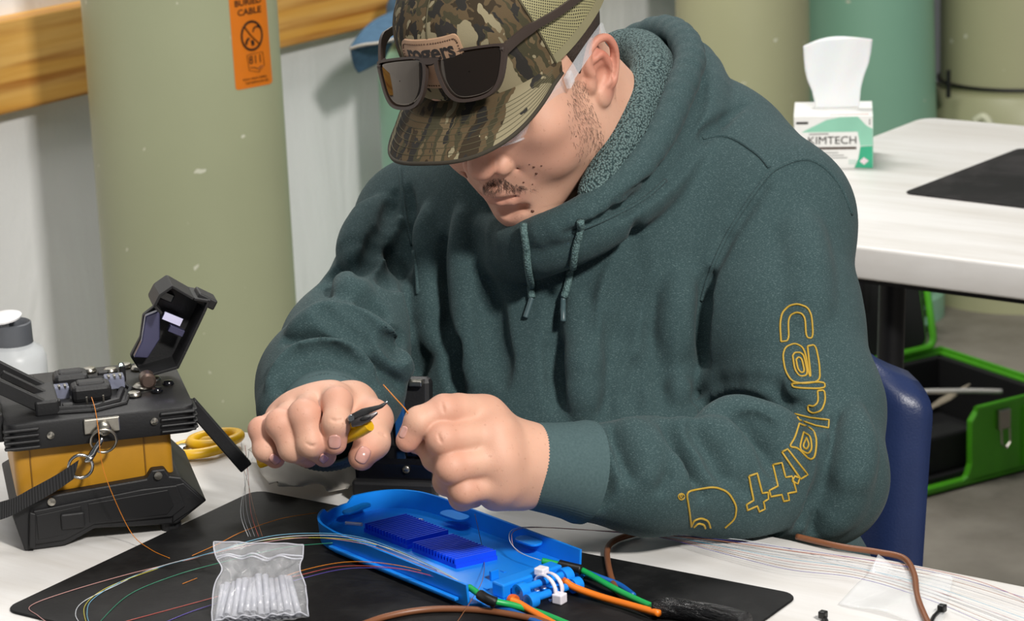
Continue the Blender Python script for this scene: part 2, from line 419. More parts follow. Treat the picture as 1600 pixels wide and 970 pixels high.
# ---------------------------------------------------------------- chair
t = NT('navy_plastic'); t.base(t.mix(t.noise(t.obj(), 20, 3), lin('#1d2a4e'), lin('#27365f'))); t.set(Roughness=.38); t.bump(t.noise(t.obj(), 420, 2), .35, .0008); M_NAVY = t.m
CHp = W(1398, 640, 2.56); ch_off = CHp - E1 * .20
CH = empty('stacking_chair'); CH.matrix_world = rm(0, (ch_off[0], ch_off[1], 0)); tag(CH, 'dark blue plastic chair with a rounded back, behind the seated person', 'chair')
ztop = W(1390, 563, 2.56)[2]
def shell(fn, nu, nv, th):
    P = np.array([[fn(u, v) for v in np.linspace(0, 1, nv)] for u in np.linspace(-1, 1, nu)])
    du = np.gradient(P, axis=0); dv = np.gradient(P, axis=1); N = np.cross(du, dv); N /= np.linalg.norm(N, axis=2, keepdims=True)
    A = P + N * th / 2; B = P - N * th / 2; a, b = P.shape[:2]; m = MB(); m.grid(A); m.grid(B[:, ::-1])
    rim = [(i, 0) for i in range(a)] + [(a - 1, j) for j in range(1, b)] + [(i, b - 1) for i in range(a - 2, -1, -1)] + [(0, j) for j in range(b - 2, 0, -1)]
    o = a * b; F = []
    for (i, j), (k, l) in zip(rim, rim[1:] + rim[:1]): F.append((i * b + j, k * b + l, o + k * b + (b - 1 - l), o + i * b + (b - 1 - j)))
    m.f += F; return m
def back_fn(u, v):
    z = .36 + (ztop - .36) * v
    hw = .218
    if v > .86: hw *= 1 - .20 * ((v - .86) / .14) ** 3
    x = u * hw; e_ = max(0, abs(u) - .84) / .16
    y = .035 * (1 - u * u) + .05 * v - .03 + .030 * e_ ** 1.6
    if v > .92: y += .022 * ((v - .92) / .08) ** 2
    return (x, y, z - .035 * v ** 6 * u ** 4)
shell(back_fn, 45, 41, .012).build('backrest', M_NAVY, CH, smooth=True)
def seat_fn(u, v):
    return (u * (.185 + .01 * v), .0 - .40 * v, .445 + .012 * u * u - .02 * math.sin(v * math.pi) - (.04 * max(0, v - .85) / .15))
shell(seat_fn, 21, 21, .012).build('seat', M_NAVY, CH, smooth=True)
M_CHROME = mat('chrome', '#b9bbbd', .2, 1, 0)
for sx in (-1, 1):
    for y0, y1 in ((-.05, .08), (-.33, -.40)):
        MB().tube([(sx * .17, y0, .43), (sx * .2, y1, .005)], .0125, 10).build('leg', M_CHROME, CH, smooth=40)
# ---------------------------------------------------------------- person: frames
HS = .965                                     # head scale
HD = 2.265
_vx = lambda a: a[0] * CR + a[1] * _fw + a[2] * CU
HF = nrm(_vx((-.3597, -.6230, -.6947))); HU = _vx((-.2861, -.6350, .7176)); HU = nrm(HU - HF * (HU @ HF)); HR = np.cross(HF, HU)   # his right
HO = W(813, 110, HD)
HA = np.stack([HR, HF, HU], 1)
def H(x, y, z): return HO + HA @ (np.array([x, y, z], float) * .001 * HS)
def hp(v): return H(*v)
mm = .001

# ---------------------------------------------------------------- head sculpt
def sculpt_head():
    lo = HO - .165; hi = HO + .165
    lo = np.minimum(lo, H(0, -10, -150)) - .02
    hi = np.maximum(hi, W(1030, 260, 2.45))
    lo, hi = np.minimum(lo, hi), np.maximum(lo, hi); s = SDF(lo - .02, hi + .03, .0015)
    e = lambda c, r, k=12, sub=False, A=HA: s.ell(H(*c), np.array(r) * mm * HS, A, k * mm, sub)
    cn = lambda a, b, ra, rb, k=12, sub=False: s.cone(H(*a), H(*b), ra * mm * HS, rb * mm * HS, k * mm, sub)
    chn = lambda P, R, k=4, sub=False: s.chain([H(*p) for p in P], [r * mm * HS for r in ([R] * len(P) if np.isscalar(R) else R)], k * mm, sub)
    e((0, -4, 44), (76, 97, 82))
    e((0, 52, 6), (66, 50, 62), 25)
    e((0, 42, -36), (62, 56, 56), 25)
    for q in (-1, 1):
        e((q * 41, 56, -28) if q < 0 else (34, 54, -28), (33, 37, 42) if q < 0 else (31, 36, 40), 18)                 # cheek
        e((q * 54, 74, 2), (16, 18, 14), 22)                   # cheekbone
        e((q * 53, 16, -52), (21, 32, 35), 22)                 # jaw corner
        cn((q * 50 - 2, 18, -64), (q * 12 - 6, 80, -94), 17, 15, 22)
    e((-7, 81, -92), (23, 21, 20), 18)                          # chin
    e((-6, 44, -80), (38, 44, 24), 24)                          # under the chin
    e((-2, 79, -56), (34, 25, 30), 16)                          # muzzle
    cn((-27, 84, 36), (27, 84, 36), 12, 12, 14)                # brow
    for q in (-1, 1):
        e((q * 32, 102, 18), (19, 15, 12), 10, True)
        e((q * 32, 80, 17), (16, 15, 14), 5)
        chn([(q * 19, 92, 12), (q * 32, 96.5, 9.5), (q * 45, 89, 13)], 1.2, 3, True)
    cn((0, 94, 24), (0, 110, -14), 8, 11, 9)                   # nose
    e((0, 113, -20), (12, 12, 11.5), 6)
    for q in (-1, 1):
        e((q * 15, 100, -25), (9.5, 12.5, 10.5), 2.5)
        e((q * 6.5, 106, -33), (3.5, 5, 3.5), 3, True)
        chn([(q * 25, 93, -33), (q * 32, 87, -46), (q * 36, 79, -60)], 2.2, 9, True)       # fold beside the mouth
    chn([(0, 106.5, -37), (0, 105, -50)], 2.4, 5, True)
    chn([(-25, 90, -62), (-11, 102, -56.5), (-4, 104.5, -55), (0, 104, -56.5), (4, 104.5, -55), (11, 102, -56.5), (25, 90, -62)], [2.5, 4.2, 4.8, 4.5, 4.8, 4.2, 2.5], 4)
    chn([(-23, 90, -65), (-10, 100, -68), (0, 102, -69), (10, 100, -68), (23, 90, -65)], [2.5, 5, 5.8, 5, 2.5], 4)
    chn([(-27, 90, -63), (-12, 105, -62), (0, 107.5, -62.5), (12, 105, -62), (27, 90, -63)], 1.3, 2.5, True)
    chn([(-16, 95, -79), (0, 101, -79.5), (16, 95, -79)], 4.5, 10, True)
    # ears
    for q in (-1, 1):
        def E3(a, b, o=0):                                     # a forward, b up (mm), o outwards
            a, b = a * .86, b * .86; a2 = a - b * .20
            return (q * (74 + max(0, (10 - a)) * .42 + o), a2 + 3, b - 5)
        e(E3(-7, 5, -5), (5, 14.5, 27), 6, False, HA @ np.array(Matrix.Rotation(q * .45, 3, 'Z')) @ np.array(Matrix.Rotation(-.2, 3, 'X')))
        hel = [(3, 2), (9, 12), (11, 24), (4, 34), (-8, 38), (-20, 32), (-26, 18), (-25, 4), (-20, -8), (-14, -17)]
        chn([E3(a, b, 1.5) for a, b in spline(hel, 3)], 3.3, 2.5)
        e(E3(-4, -23, -1), (5, 9.5, 10), 5)                   # lobe
        chn([E3(a, b, 2) for a, b in spline([(3, 22), (-8, 22), (-14, 10), (-14, -3), (-7, -12)], 3)], [2.6] * 13, 3)
        e(E3(-2, 1, 4), (7, 10, 9.5), 3, True)                 # concha
        e(E3(3, -6, 3), (5, 6, 5), 3, True)
        chn([E3(a, b, 3.6) for a, b in spline([(3, 29), (-10, 29), (-19, 17), (-19.5, 3), (-14, -9)], 3)], 2.2, 2.5, True)
        e(E3(10, -2, -1), (4.5, 4.5, 7), 4)                    # tragus
    # neck
    s.cone(H(0, -22, -20), W(985, 275, 2.40), .063, .068, .03)
    s.cone(H(-25, 0, -60), W(990, 262, 2.36), .03, .045, .03)
    s.cone(W(985, 275, 2.40), W(985, 330, 2.43), .066, .075, .03)
    return s
HEAD = sculpt_head()

# ---------------------------------------------------------------- hands
def finger(s, pts, radii, k=.004):
    s.chain(pts, radii, k)
    for i in range(1, len(pts) - 1):                           # knuckle swell
        s.ell(pts[i], np.array([1, 1, 1]) * radii[i] * 1.0, None, .003)
def pq(l): return [W(*p) for p in l]
def sculpt_right_hand():                                       # image left, holding the cutters
    P = {'wrist': (512, 645, 2.185), 'idx': [(519, 629, 2.118), (527, 628, 2.075), (526, 660, 2.060), (523, 692, 2.066)],
         'mid': [(489, 633, 2.118), (475, 648, 2.070), (486, 692, 2.067), (507, 711, 2.092)],
         'rng': [(463, 643, 2.122), (438, 662, 2.076), (457, 700, 2.077), (480, 713, 2.104)],
         'pnk': [(442, 656, 2.128), (408, 671, 2.090), (414, 702, 2.088), (430, 716, 2.100)],
         'thb': [(550, 636, 2.150), (582, 656, 2.120), (582, 690, 2.098), (565, 714, 2.082)]}
    allp = np.array([W(*p) for k, l in P.items() for p in (l if isinstance(l, list) else [l])])
    allp = np.vstack([allp, W(510, 640, 2.30)]); s = SDF(allp.min(0) - .035, allp.max(0) + .035, .0009)
    w_ = W(*P['wrist'])
    s.cone(W(512, 640, 2.30), w_, .031, .029, .01)
    for k, rm_ in (('idx', .0145), ('mid', .0145), ('rng', .014), ('pnk', .0125)):
        s.cone(w_, W(*P[k][0]), .022, rm_, .014)
    mc = [W(*P[k][0]) for k in ('idx', 'mid', 'rng', 'pnk')]
    for a, b in zip(mc, mc[1:]): s.cone(a, b, .0125, .0125, .012)
    finger(s, pq(P['idx']), [.0140, .0118, .0110, .0098])
    finger(s, pq(P['mid']), [.0140, .0122, .0113, .0098])
    finger(s, pq(P['rng']), [.0135, .0115, .0108, .0094])
    finger(s, pq(P['pnk']), [.0115, .0098, .0093, .0083])
    finger(s, [w_ + (W(*P['thb'][0]) - w_) * .2] + pq(P['thb']), [.02, .0195, .0158, .0132, .0110], .008)
    s.cone(W(*P['idx'][0]), W(*P['thb'][0]), .012, .014, .016)
    for l, r in ((( 512, 628), .0), ): pass
    for k in ('idx', 'mid', 'rng', 'pnk', 'thb'):              # joint creases
        pass
    return s, P
def sculpt_left_hand():                                        # image right, pinching the fibre
    P = {'wrist': (822, 722, 2.055), 'idx': [(757, 653, 2.036), (694, 641, 2.006), (655, 658, 2.000), (637, 688, 2.004)],
         'mid': [(772, 680, 2.020), (692, 686, 1.996), (682, 714, 2.020), (698, 728, 2.045)],
         'rng': [(779, 716, 2.016), (706, 730, 1.996), (699, 752, 2.022), (720, 758, 2.045)],
         'pnk': [(781, 752, 2.022), (725, 765, 2.006), (722, 777, 2.028), (740, 777, 2.045)],
         'thb': [(784, 695, 2.075), (734, 674, 2.075), (690, 676, 2.050), (652, 688, 2.026)]}
    allp = np.array([W(*p) for k, l in P.items() for p in (l if isinstance(l, list) else [l])])
    allp = np.vstack([allp, W(905, 737, 2.075)]); s = SDF(allp.min(0) - .035, allp.max(0) + .035, .0009)
    w_ = W(*P['wrist'])
    s.cone(W(905, 737, 2.075), w_, .030, .0285, .01)
    for k, rm_ in (('idx', .0132), ('mid', .0150), ('rng', .0148), ('pnk', .0142)):
        s.cone(w_, W(*P[k][0]), .0225, rm_, .016)
    s.cone(W(812, 760, 2.05), W(775, 768, 2.035), .018, .0155, .014)          # heel of the hand
    mc = [W(*P[k][0]) for k in ('idx', 'mid', 'rng', 'pnk')]
    for a, b in zip(mc, mc[1:]): s.cone(a, b, .0135, .0135, .014)
    finger(s, pq(P['idx']), [.0132, .0120, .0110, .0094])
    finger(s, pq(P['mid']), [.0148, .0124, .0112, .0098])
    finger(s, pq(P['rng']), [.0146, .0120, .0108, .0094])
    finger(s, pq(P['pnk']), [.0138, .0110, .0098, .0085])
    s.cone(W(732, 643, 2.024), W(718, 641, 2.018), .0124, .0122, .010)
    finger(s, pq(P['thb']), [.021, .0155, .0132, .0105], .008)
    s.cone(W(*P['idx'][0]), W(*P['thb'][0]), .013, .018, .016)
    return s, P
RH, RP = sculpt_right_hand(); LH, LP = sculpt_left_hand()
# shallow creases where the fingers bend
for pl in ([(515, 655), (525, 657), (535, 655)], [(477, 692), (487, 697), (496, 694)], [(592, 676), (599, 678), (604, 682)]): RH.fold(pl, .0010, .00075, .0012)
for pl in ([(690, 628), (692, 637), (694, 646)], [(684, 677), (687, 686), (691, 694)]): LH.fold(pl, .0010, .00085, .0012)

# ---------------------------------------------------------------- body core under the clothes (torso, arms, legs)
SHL, SHR = W(1203, 345, 2.36), W(652, 350, 2.50)
ELL, ELR = W(1278, 745, 2.205), W(540, 545, 2.345)
CUFL, CUFR = W(900, 737, 2.072), W(510, 648, 2.215)
HIP = E0 + E1 * .40 + E2 * .20; HIP[2] = .54
CHEST = W(905, 440, 2.45); BELLY = W(905, 680, 2.435)
FD = nrm(-E2 + np.array([0, 0, -.12])); TA = np.stack([E1, E2, UP], 1)
_bp = np.array([HIP - E2 * .70 - E1 * .28, HIP + E2 * .2 + E1 * .28, SHL, SHR, ELL, ELR, CUFL, CUFR, W(985, 300, 2.43)]); _bl = _bp.min(0) - .1; _bl[2] = -.02
body = SDF(_bl, _bp.max(0) + .12, .008)
body.ell(CHEST + E2 * .03, (.15, .10, .17), TA, .05); body.ell(BELLY + E2 * .04, (.165, .13, .17), TA, .05); body.ell(HIP, (.18, .15, .12), TA, .05)
body.cone(SHL + E2 * .01, SHR + E2 * .01, .05, .05, .04); body.cone(CHEST + UP * .1, W(985, 300, 2.43), .08, .062, .04)
body.chain([SHL, ELL, CUFL], [.042, .036, .026], .01); body.chain([SHR + E2 * .04, ELR + E2 * .02, CUFR], [.024, .022, .022], .01)
for q in (-1, 1):
    kn = HIP + E1 * q * .17 - E2 * .44; kn[2] = .52; an = kn.copy() - E2 * .02; an[2] = .07
    body.chain([HIP + E1 * q * .09, kn, an], [.085, .062, .042], .03); body.cone(an - UP * .02, an - E2 * .17 - UP * .035, .035, .03, .02)
jn = SDF(_bl - .02, _bp.max(0) + .12, .008); jn.ell(HIP, (.19, .16, .13), TA, .05); SHOES = []
for q in (-1, 1):
    kn = HIP + E1 * q * .17 - E2 * .44; kn[2] = .52; an = kn.copy() - E2 * .02; an[2] = .09
    jn.chain([HIP + E1 * q * .09, kn, an], [.095, .074, .064], .03)
    sh = SDF(an - .24, an + .16, .005); sh.chain([an - UP * .02 + E2 * .04, an - UP * .035 - E2 * .10, an - UP * .045 - E2 * .20], [.05, .046, .040], .02); sh.ell(an + UP * .02, (.05, .055, .05), TA, .02)
    zz = sh.lo[2] + sh.h * np.arange(sh.n[2]); sh.f = np.maximum(sh.f, (.004 - zz)[None, None, :]).astype(np.float32); SHOES.append(sh.mesh('s', 1))
JEANS = jn.mesh('j', 2)
PERSON_ME = np_mesh('person', [HEAD.mesh('h', 1), RH.mesh('r', 2), LH.mesh('l', 2), body.mesh('b', 2)])

# ---------------------------------------------------------------- hooded sweatshirt
def sculpt_hoodie():
    pts = np.array([SHL, SHR, ELL, ELR, CUFL, CUFR, HIP, CHEST, W(1050, 20, 2.4)])
    lo = pts.min(0) - .12; hi = pts.max(0) + .12; lo[2] = .50
    s = SDF(lo, hi, .0032)
    s.ell(CHEST, (.195, .145, .20), TA, .04); s.ell(BELLY, (.205, .165, .17), TA, .06)
    b2 = HIP.copy(); b2[2] = .60; s.ell(b2 - E2 * .0, (.205, .165, .12), TA, .05)
    s.cone(SHL, W(1080, 275, 2.45), .066, .075, .05); s.cone(SHR, W(900, 270, 2.47), .056, .078, .04)
    s.cone(W(1060, 260, 2.47), CHEST, .085, .10, .06)
    s.chain([W(1140, 250, 2.43), SHL], [.052, .066], .05)
    # his left arm
    s.chain([SHL, W(1216, 500, 2.31), W(1264, 640, 2.255), ELL], [.070, .0725, .063, .056], .022)
    s.chain([ELL, W(1150, 748, 2.145), W(1010, 744, 2.10), W(915, 738, 2.077)], [.058, .050, .045, .040], .02)
    # his right arm
    s.chain([SHR, W(622, 435, 2.44), ELR], [.060, .057, .056], .02)
    s.chain([ELR, W(522, 598, 2.27), W(510, 645, 2.212)], [.056, .060, .050], .02); s.cone(W(468, 600, 2.28), W(448, 640, 2.22), .030, .022, .03)
    # hood: inner roll and outer cowl
    roll = [(800, 372, 2.285), (850, 360, 2.245), (915, 330, 2.232), (980, 280, 2.25), (1028, 215, 2.285), (1058, 150, 2.325), (1078, 95, 2.375), (1062, 58, 2.425), (1022, 50, 2.48), (935, 95, 2.53), (825, 175, 2.53), (745, 270, 2.46), (752, 340, 2.37), (800, 372, 2.285)]
    cow = [(805, 398, 2.315), (850, 384, 2.272), (925, 352, 2.262), (1000, 300, 2.285), (1055, 245, 2.325), (1090, 185, 2.37), (1095, 135, 2.42), (1060, 100, 2.475), (960, 140, 2.54), (850, 220, 2.55), (735, 310, 2.49), (755, 372, 2.40), (805, 398, 2.315)]
    s.chain([W(*p) for p in spline(cow, 3)], .0255, .007)
    s.chain([W(1085, 200, 2.40), W(1145, 178, 2.425)], [.026, .021], .006)
    s.chain([W(*p) for p in spline(roll, 3)], .0145, .005)
    # open neck
    s.chain([H(0, -10, -30), W(975, 240, 2.385), W(985, 330, 2.43)], [.070, .068, .055], .012, True)
    s.ell(W(870, 250, 2.31), (.055, .06, .07), None, .015, True)
    # keep it off the tabletop: flatten what would sink into the table
    z = s.lo[2] + s.h * np.arange(s.n[2]); X = s.lo[0] + s.h * np.arange(s.n[0]); Y = s.lo[1] + s.h * np.arange(s.n[1])
    dist = (X[:, None] - E0[0]) * E2[0] + (Y[None, :] - E0[1]) * E2[1]           # <0 over the table
    dt = np.maximum(dist[:, :, None] - .006, (z - (TZ + .003))[None, None, :]); s.f = np.maximum(s.f, -dt).astype(np.float32)
    g = lambda p, r=.012, off=.004, k=.014: s.fold(p, r * .85, off - .0055, .008, True)
    rd = lambda p, r=.014, off=-.006, k=.02: s.fold(p, r * .9, off + .003, .012, False)
    # torso against the left arm
    g([(1108, 430), (1094, 480), (1086, 530), (1084, 580), (1092, 625)], .015, .002, .02)
    g([(640, 300), (640, 400), (652, 470), (650, 560), (652, 620)], .014, .002, .02)
    rd([(985, 380), (960, 470), (938, 560), (925, 660)]); g([(1005, 400), (985, 480), (955, 570), (945, 650)], .016, .010)
    g([(868, 460), (884, 540), (890, 640)], .014, .009); rd([(900, 470), (912, 560), (910, 650)])
    rd([(725, 330), (728, 420), (735, 520), (745, 600)]); g([(692, 370), (690, 470), (705, 550), (716, 620)], .014, .006)
    rd([(668, 330), (670, 430), (675, 540)], .012); g([(760, 440), (768, 520), (785, 600)], .014, .010)
    g([(1040, 440), (1030, 540), (1040, 640)], .016, .012); rd([(1062, 420), (1056, 520), (1062, 620)])
    # right sleeve, bunched
    g([(548, 418), (526, 424), (514, 442), (516, 462)], .010, .003); rd([(590, 320), (562, 370), (556, 410)], .016)
    g([(560, 455), (585, 486), (612, 520), (630, 530)], .012, .004); rd([(540, 440), (575, 500), (610, 540), (640, 545)], .014)
    g([(448, 530), (500, 520), (556, 534), (594, 564), (630, 604)], .011, .003); rd([(460, 515), (510, 500), (560, 515), (600, 545), (635, 580)], .014)
    g([(500, 478), (540, 508), (578, 542)], .011, .005); g([(610, 540), (632, 546), (650, 545)], .009, .003)
    rd([(425, 600), (470, 560), (530, 556), (585, 590)], .010); g([(432, 612), (480, 574), (540, 572), (590, 606)], .008, .003)
    g([(640, 350), (620, 420), (600, 440)], .012, .007)
    for pl in ([(440, 560), (490, 540), (545, 548), (590, 580), (620, 612)], [(424, 590), (470, 556), (520, 552), (560, 572)], [(530, 470), (560, 490), (590, 520), (625, 545)], [(590, 360), (580, 400), (560, 430)], [(618, 300), (606, 350), (612, 400), (632, 440)]):
        s.fold(pl, .007, -.0005, .006, True)
    # left elbow and forearm
    for pl in ([(1110, 600), (1150, 596), (1200, 600), (1240, 612)], [(1100, 626), (1150, 616), (1200, 621), (1255, 640), (1290, 665)], [(1060, 690), (1092, 730), (1098, 780)], [(1110, 680), (1150, 715), (1165, 770)], [(1180, 665), (1222, 700), (1236, 750)], [(1010, 680), (1030, 715), (1035, 770)], [(1290, 690), (1290, 740), (1262, 800)]):
        s.fold(pl, .0065, -.0002, .006, True)
    for pl in ([(1000, 350), (970, 420), (950, 500)], [(860, 520), (870, 580), (868, 640)], [(1000, 560), (990, 620), (1000, 680)]):
        s.fold(pl, .008, .003, .008, True)
    g([(1092, 618), (1133, 608), (1177, 609), (1222, 616), (1250, 628)], .012, .003); rd([(1100, 596), (1150, 588), (1210, 594), (1260, 610)], .014)
    rd([(1105, 630), (1150, 621), (1200, 626), (1250, 640)], .012)
    g([(1096, 646), (1146, 634), (1190, 641), (1236, 647), (1278, 668)], .010, .003); rd([(1100, 660), (1150, 648), (1200, 662), (1245, 672)], .013)
    for pl in ([(1040, 664), (1075, 702), (1082, 745)], [(1084, 664), (1118, 697), (1132, 745)], [(1155, 655), (1200, 690), (1213, 738)], [(960, 668), (985, 700), (990, 740)]):
        g(pl, .012, .006); rd([(x + 20, y + 4) for x, y in pl], .013, -.008)
    g([(1312, 650), (1316, 706), (1286, 777), (1250, 820)], .011, .004); g([(1312, 742), (1300, 795), (1270, 832)], .010, .004)
    rd([(1335, 640), (1338, 710), (1318, 780), (1290, 825)], .015)
    g([(930, 690), (940, 740), (935, 790)], .010, .005)
    # shoulder drapes
    s.fold([(1200, 280), (1160, 330), (1130, 378), (1108, 435)], .006, .003, .006, True); rd([(1240, 330), (1260, 420), (1262, 520)], .02, -.016)
    # lower edge of the hood and the step below its hem
    s.fold([(1166, 162), (1130, 190), (1096, 218), (1046, 276), (988, 317), (928, 350), (884, 366)], .0065, -.0015, .004, True)
    s.fold([(1100, 105), (1094, 165), (1062, 226), (1014, 284), (955, 322)], .005, -.0005, .004, True)
    s.fold([(1030, 62), (1046, 85), (1042, 112), (1030, 150)], .006, -.001, .004, True)
    return s
HOOD = sculpt_hoodie()
HOODIE_ME = np_mesh('hoodie', [HOOD.mesh('hoodie', 2)])
# ---------------------------------------------------------------- skin, cloth
t = NT('skin'); v = t.obj()
at = t.n('ShaderNodeAttribute', attribute_name='flush')
c = t.mix(t.noise(v, 30, 4), lin('#c5967e'), lin('#d8aa93')); c = t.mix(at.outputs['Fac'], c, lin('#b5604f'))
sp = t.ramp(t.noise(v, 260, 2), [(.66, (0, 0, 0)), (.72, (1, 1, 1))]); c = t.mix(.25, c, t.mix(sp, c, lin('#9a6548'))); t.base(c)
t.set(Roughness=.58, Subsurface_Weight=.12, Subsurface_Scale=.004); t.b.inputs['Subsurface Radius'].default_value = (1, .35, .2)
b1 = t.bump(t.noise(v, 900, 3), .18, .0006); vo = t.n('ShaderNodeTexVoronoi'); vo.inputs['Scale'].default_value = 700; t.l(v, vo.inputs[0]); t.bump(vo.outputs[0], .12, .0004, b1)
M_SKIN = t.m
person = link('person', PERSON_ME, M_SKIN); tag(person, 'person in a dark green hoodie bent over a table, trimming a thin fibre', 'person')
co = np.empty(len(PERSON_ME.vertices) * 3, np.float32); PERSON_ME.vertices.foreach_get('co', co); co = co.reshape(-1, 3)
fl = np.zeros(len(co), np.float32)
def flush(p, r, a):
    global fl
    d = np.linalg.norm(co - np.array(p), axis=1); fl = np.maximum(fl, a * np.clip(1 - d / r, 0, 1) ** .8)
for q in (-1, 1):
    flush(H(q * 88, -12, 14), .042 , .75); flush(H(q * 84, -8, -22), .022, .7)
flush(H(0, 114, -20), .03, .35); flush(H(0, 104, -64), .022, .45); flush(H(-14, 98, -64), .016, .45); flush(H(14, 98, -64), .016, .45)
flush(H(-45, 72, -20), .05, .30); flush(H(45, 72, -20), .05, .3); flush(H(0, 92, -100), .03, .3)
for P in (RP, LP):
    for k in ('idx', 'mid', 'rng', 'pnk', 'thb'):
        flush(W(*P[k][1]), .022, .38); flush(W(*P[k][3]), .022, .5); flush(W(*P[k][0]), .025, .22)
PERSON_ME.attributes.new('flush', 'FLOAT', 'POINT').data.foreach_set('value', fl)

def fleece(name, a, b, pale, scale=1.0, bstr=.5):
    t = NT(name); v = t.obj()
    n1 = t.noise(t.obj((1, 1, 2.6)), 620 * scale, 3, .7); n2 = t.noise(v, 9, 4)
    c = t.mix(n2, lin(a), lin(b)); c = t.mix(t.ramp(n1, [(.52, (0, 0, 0)), (.75, (1, 1, 1))]), c, lin(pale)); t.base(c)
    t.set(Roughness=.92); t.b.inputs['Specular IOR Level'].default_value = .15; t.b.inputs['Sheen Weight'].default_value = .05; t.b.inputs['Sheen Roughness'].default_value = .5
    b1 = t.bump(t.noise(v, 900 * scale, 2), bstr, .0006); t.bump(t.noise(v, 40, 4), .25, .004, b1); return t.m
M_HOOD = fleece('green_fleece', '#2f4143', '#384b4d', '#5f7273')
M_RIB = fleece('rib_knit', '#3b5a59', '#456463', '#6f8a88')
t = NT('sherpa'); v = t.obj(); vo = t.n('ShaderNodeTexVoronoi'); vo.inputs['Scale'].default_value = 480; t.l(v, vo.inputs[0])
t.base(t.mix(t.ramp(vo.outputs[0], [(.2, (1, 1, 1)), (.75, (0, 0, 0))]), lin('#22383a'), lin('#728a89'))); t.set(Roughness=1); t.bump(vo.outputs[0], 1, -.003); M_SHERPA = t.m
hoodie = link('hoodie', HOODIE_ME, M_HOOD, person); hoodie['label'] = 'dark green heather hooded sweatshirt with gold outline lettering on the sleeve'
# lining of the hood
lp = [(922, 306, 2.236), (948, 268, 2.252), (980, 212, 2.282), (1004, 155, 2.32), (1018, 108, 2.36), (1005, 80, 2.41), (970, 78, 2.46), (935, 102, 2.50)]
lp2 = [(990, 250, 2.30), (1015, 190, 2.335), (1030, 120, 2.39), (1000, 90, 2.46), (945, 100, 2.505)]
_q = np.array([W(*p) for p in lp + lp2]); lin_s = SDF(_q.min(0) - .04, _q.max(0) + .04, .003)
lin_s.chain([W(*p) for p in spline(lp, 4)], [.010 + .0065 * min(1, i / 8) for i in range(29)], .01)
lin_s.chain([W(*p) for p in spline(lp2, 4)], .017, .012)
lining = link('hood_lining', np_mesh('hood_lining', [lin_s.mesh('l', 2)]), M_SHERPA, hoodie); lining['label'] = 'pale flecked fleece lining of the hood'
cast_h = Caster(hoodie)
def on_cloth(pxs, n=6, off=.0005, c=None):
    c = c or cast_h; out = []
    for p in spline(pxs, n) if n > 1 else pxs:
        h = c(p[0], p[1], off)
        if h is not None: out.append(h[0])
    return out
def seam(name, pxs, r, m, off=.0005, parent=hoodie, n=8, nn=8):
    P = on_cloth(pxs, n, off)
    if len(P) > 1:
        seg = [[P[0]]]
        for a, b in zip(P, P[1:]):
            if np.linalg.norm(b - a) > .03: seg.append([])
            seg[-1].append(b)
        mb = MB()
        for s_ in seg:
            if len(s_) > 1: mb.tube(s_, r, nn)
        if mb.v: return mb.build(name, m, parent, smooth=True)
for pl in ([(1097, 216), (1138, 214), (1182, 240), (1202, 262)], [(1096, 470), (1108, 430), (1132, 375), (1162, 325), (1198, 276), (1222, 259), (1256, 249), (1285, 260), (1312, 290), (1331, 335)],
           [(1040, 282), (1000, 315), (940, 345), (895, 362)], [(625, 262), (632, 330), (648, 400), (653, 460)]):
    seam('seam', pl, .0019, M_HOOD, .0002)
# ribbed cuffs
t = NT('rib_knit_cuff'); v = t.obj(); c = t.mix(t.noise(v, 500, 2), lin('#3b4e50'), lin('#516466')); t.base(c); t.set(Roughness=.9); t.b.inputs['Specular IOR Level'].default_value = .15; M_CUFF = t.m
def cuff(a, b, ra, rb, fl_, name='cuff'):
    a = np.array(a); b = np.array(b); ax = nrm(b - a); x = nrm(np.cross(ax, UP)); y = np.cross(ax, x); n = 160; V = []
    prof = [(0, 1.04), (.12, 1.06), (.3, 1.02), (.6, 1.0), (.92, 1.0), (.985, .985), (1.0, .955), (.985, .92), (.85, .9), (0, .9)]
    G = []
    for k in range(n):
        th = 2 * math.pi * k / n; row = []
        for i, (u, q) in enumerate(prof):
            r = (ra + (rb - ra) * u) * q + (.0003 if k % 2 else -.0003) * (i < 6)
            row.append(a + (b - a) * u + r * (math.cos(th) * x * fl_ + math.sin(th) * y))
        G.append(row)
    return MB().grid(G, closed_u=True).build(name, M_CUFF, hoodie, smooth=True)
cuff(W(916, 738, 2.078), W(826, 727, 2.056), .0405, .0345, .96)
cuff(W(510, 650, 2.230), W(511, 659, 2.158), .046, .0365, 1.05)
link('jeans', np_mesh('jeans', [JEANS]), mat('dark_jeans', '#28323f', .85, 0, .08, 200, .3, 600), person)
for s_ in SHOES: link('shoe', np_mesh('shoe', [s_]), mat('brown_boot', '#4a3526', .6), person)
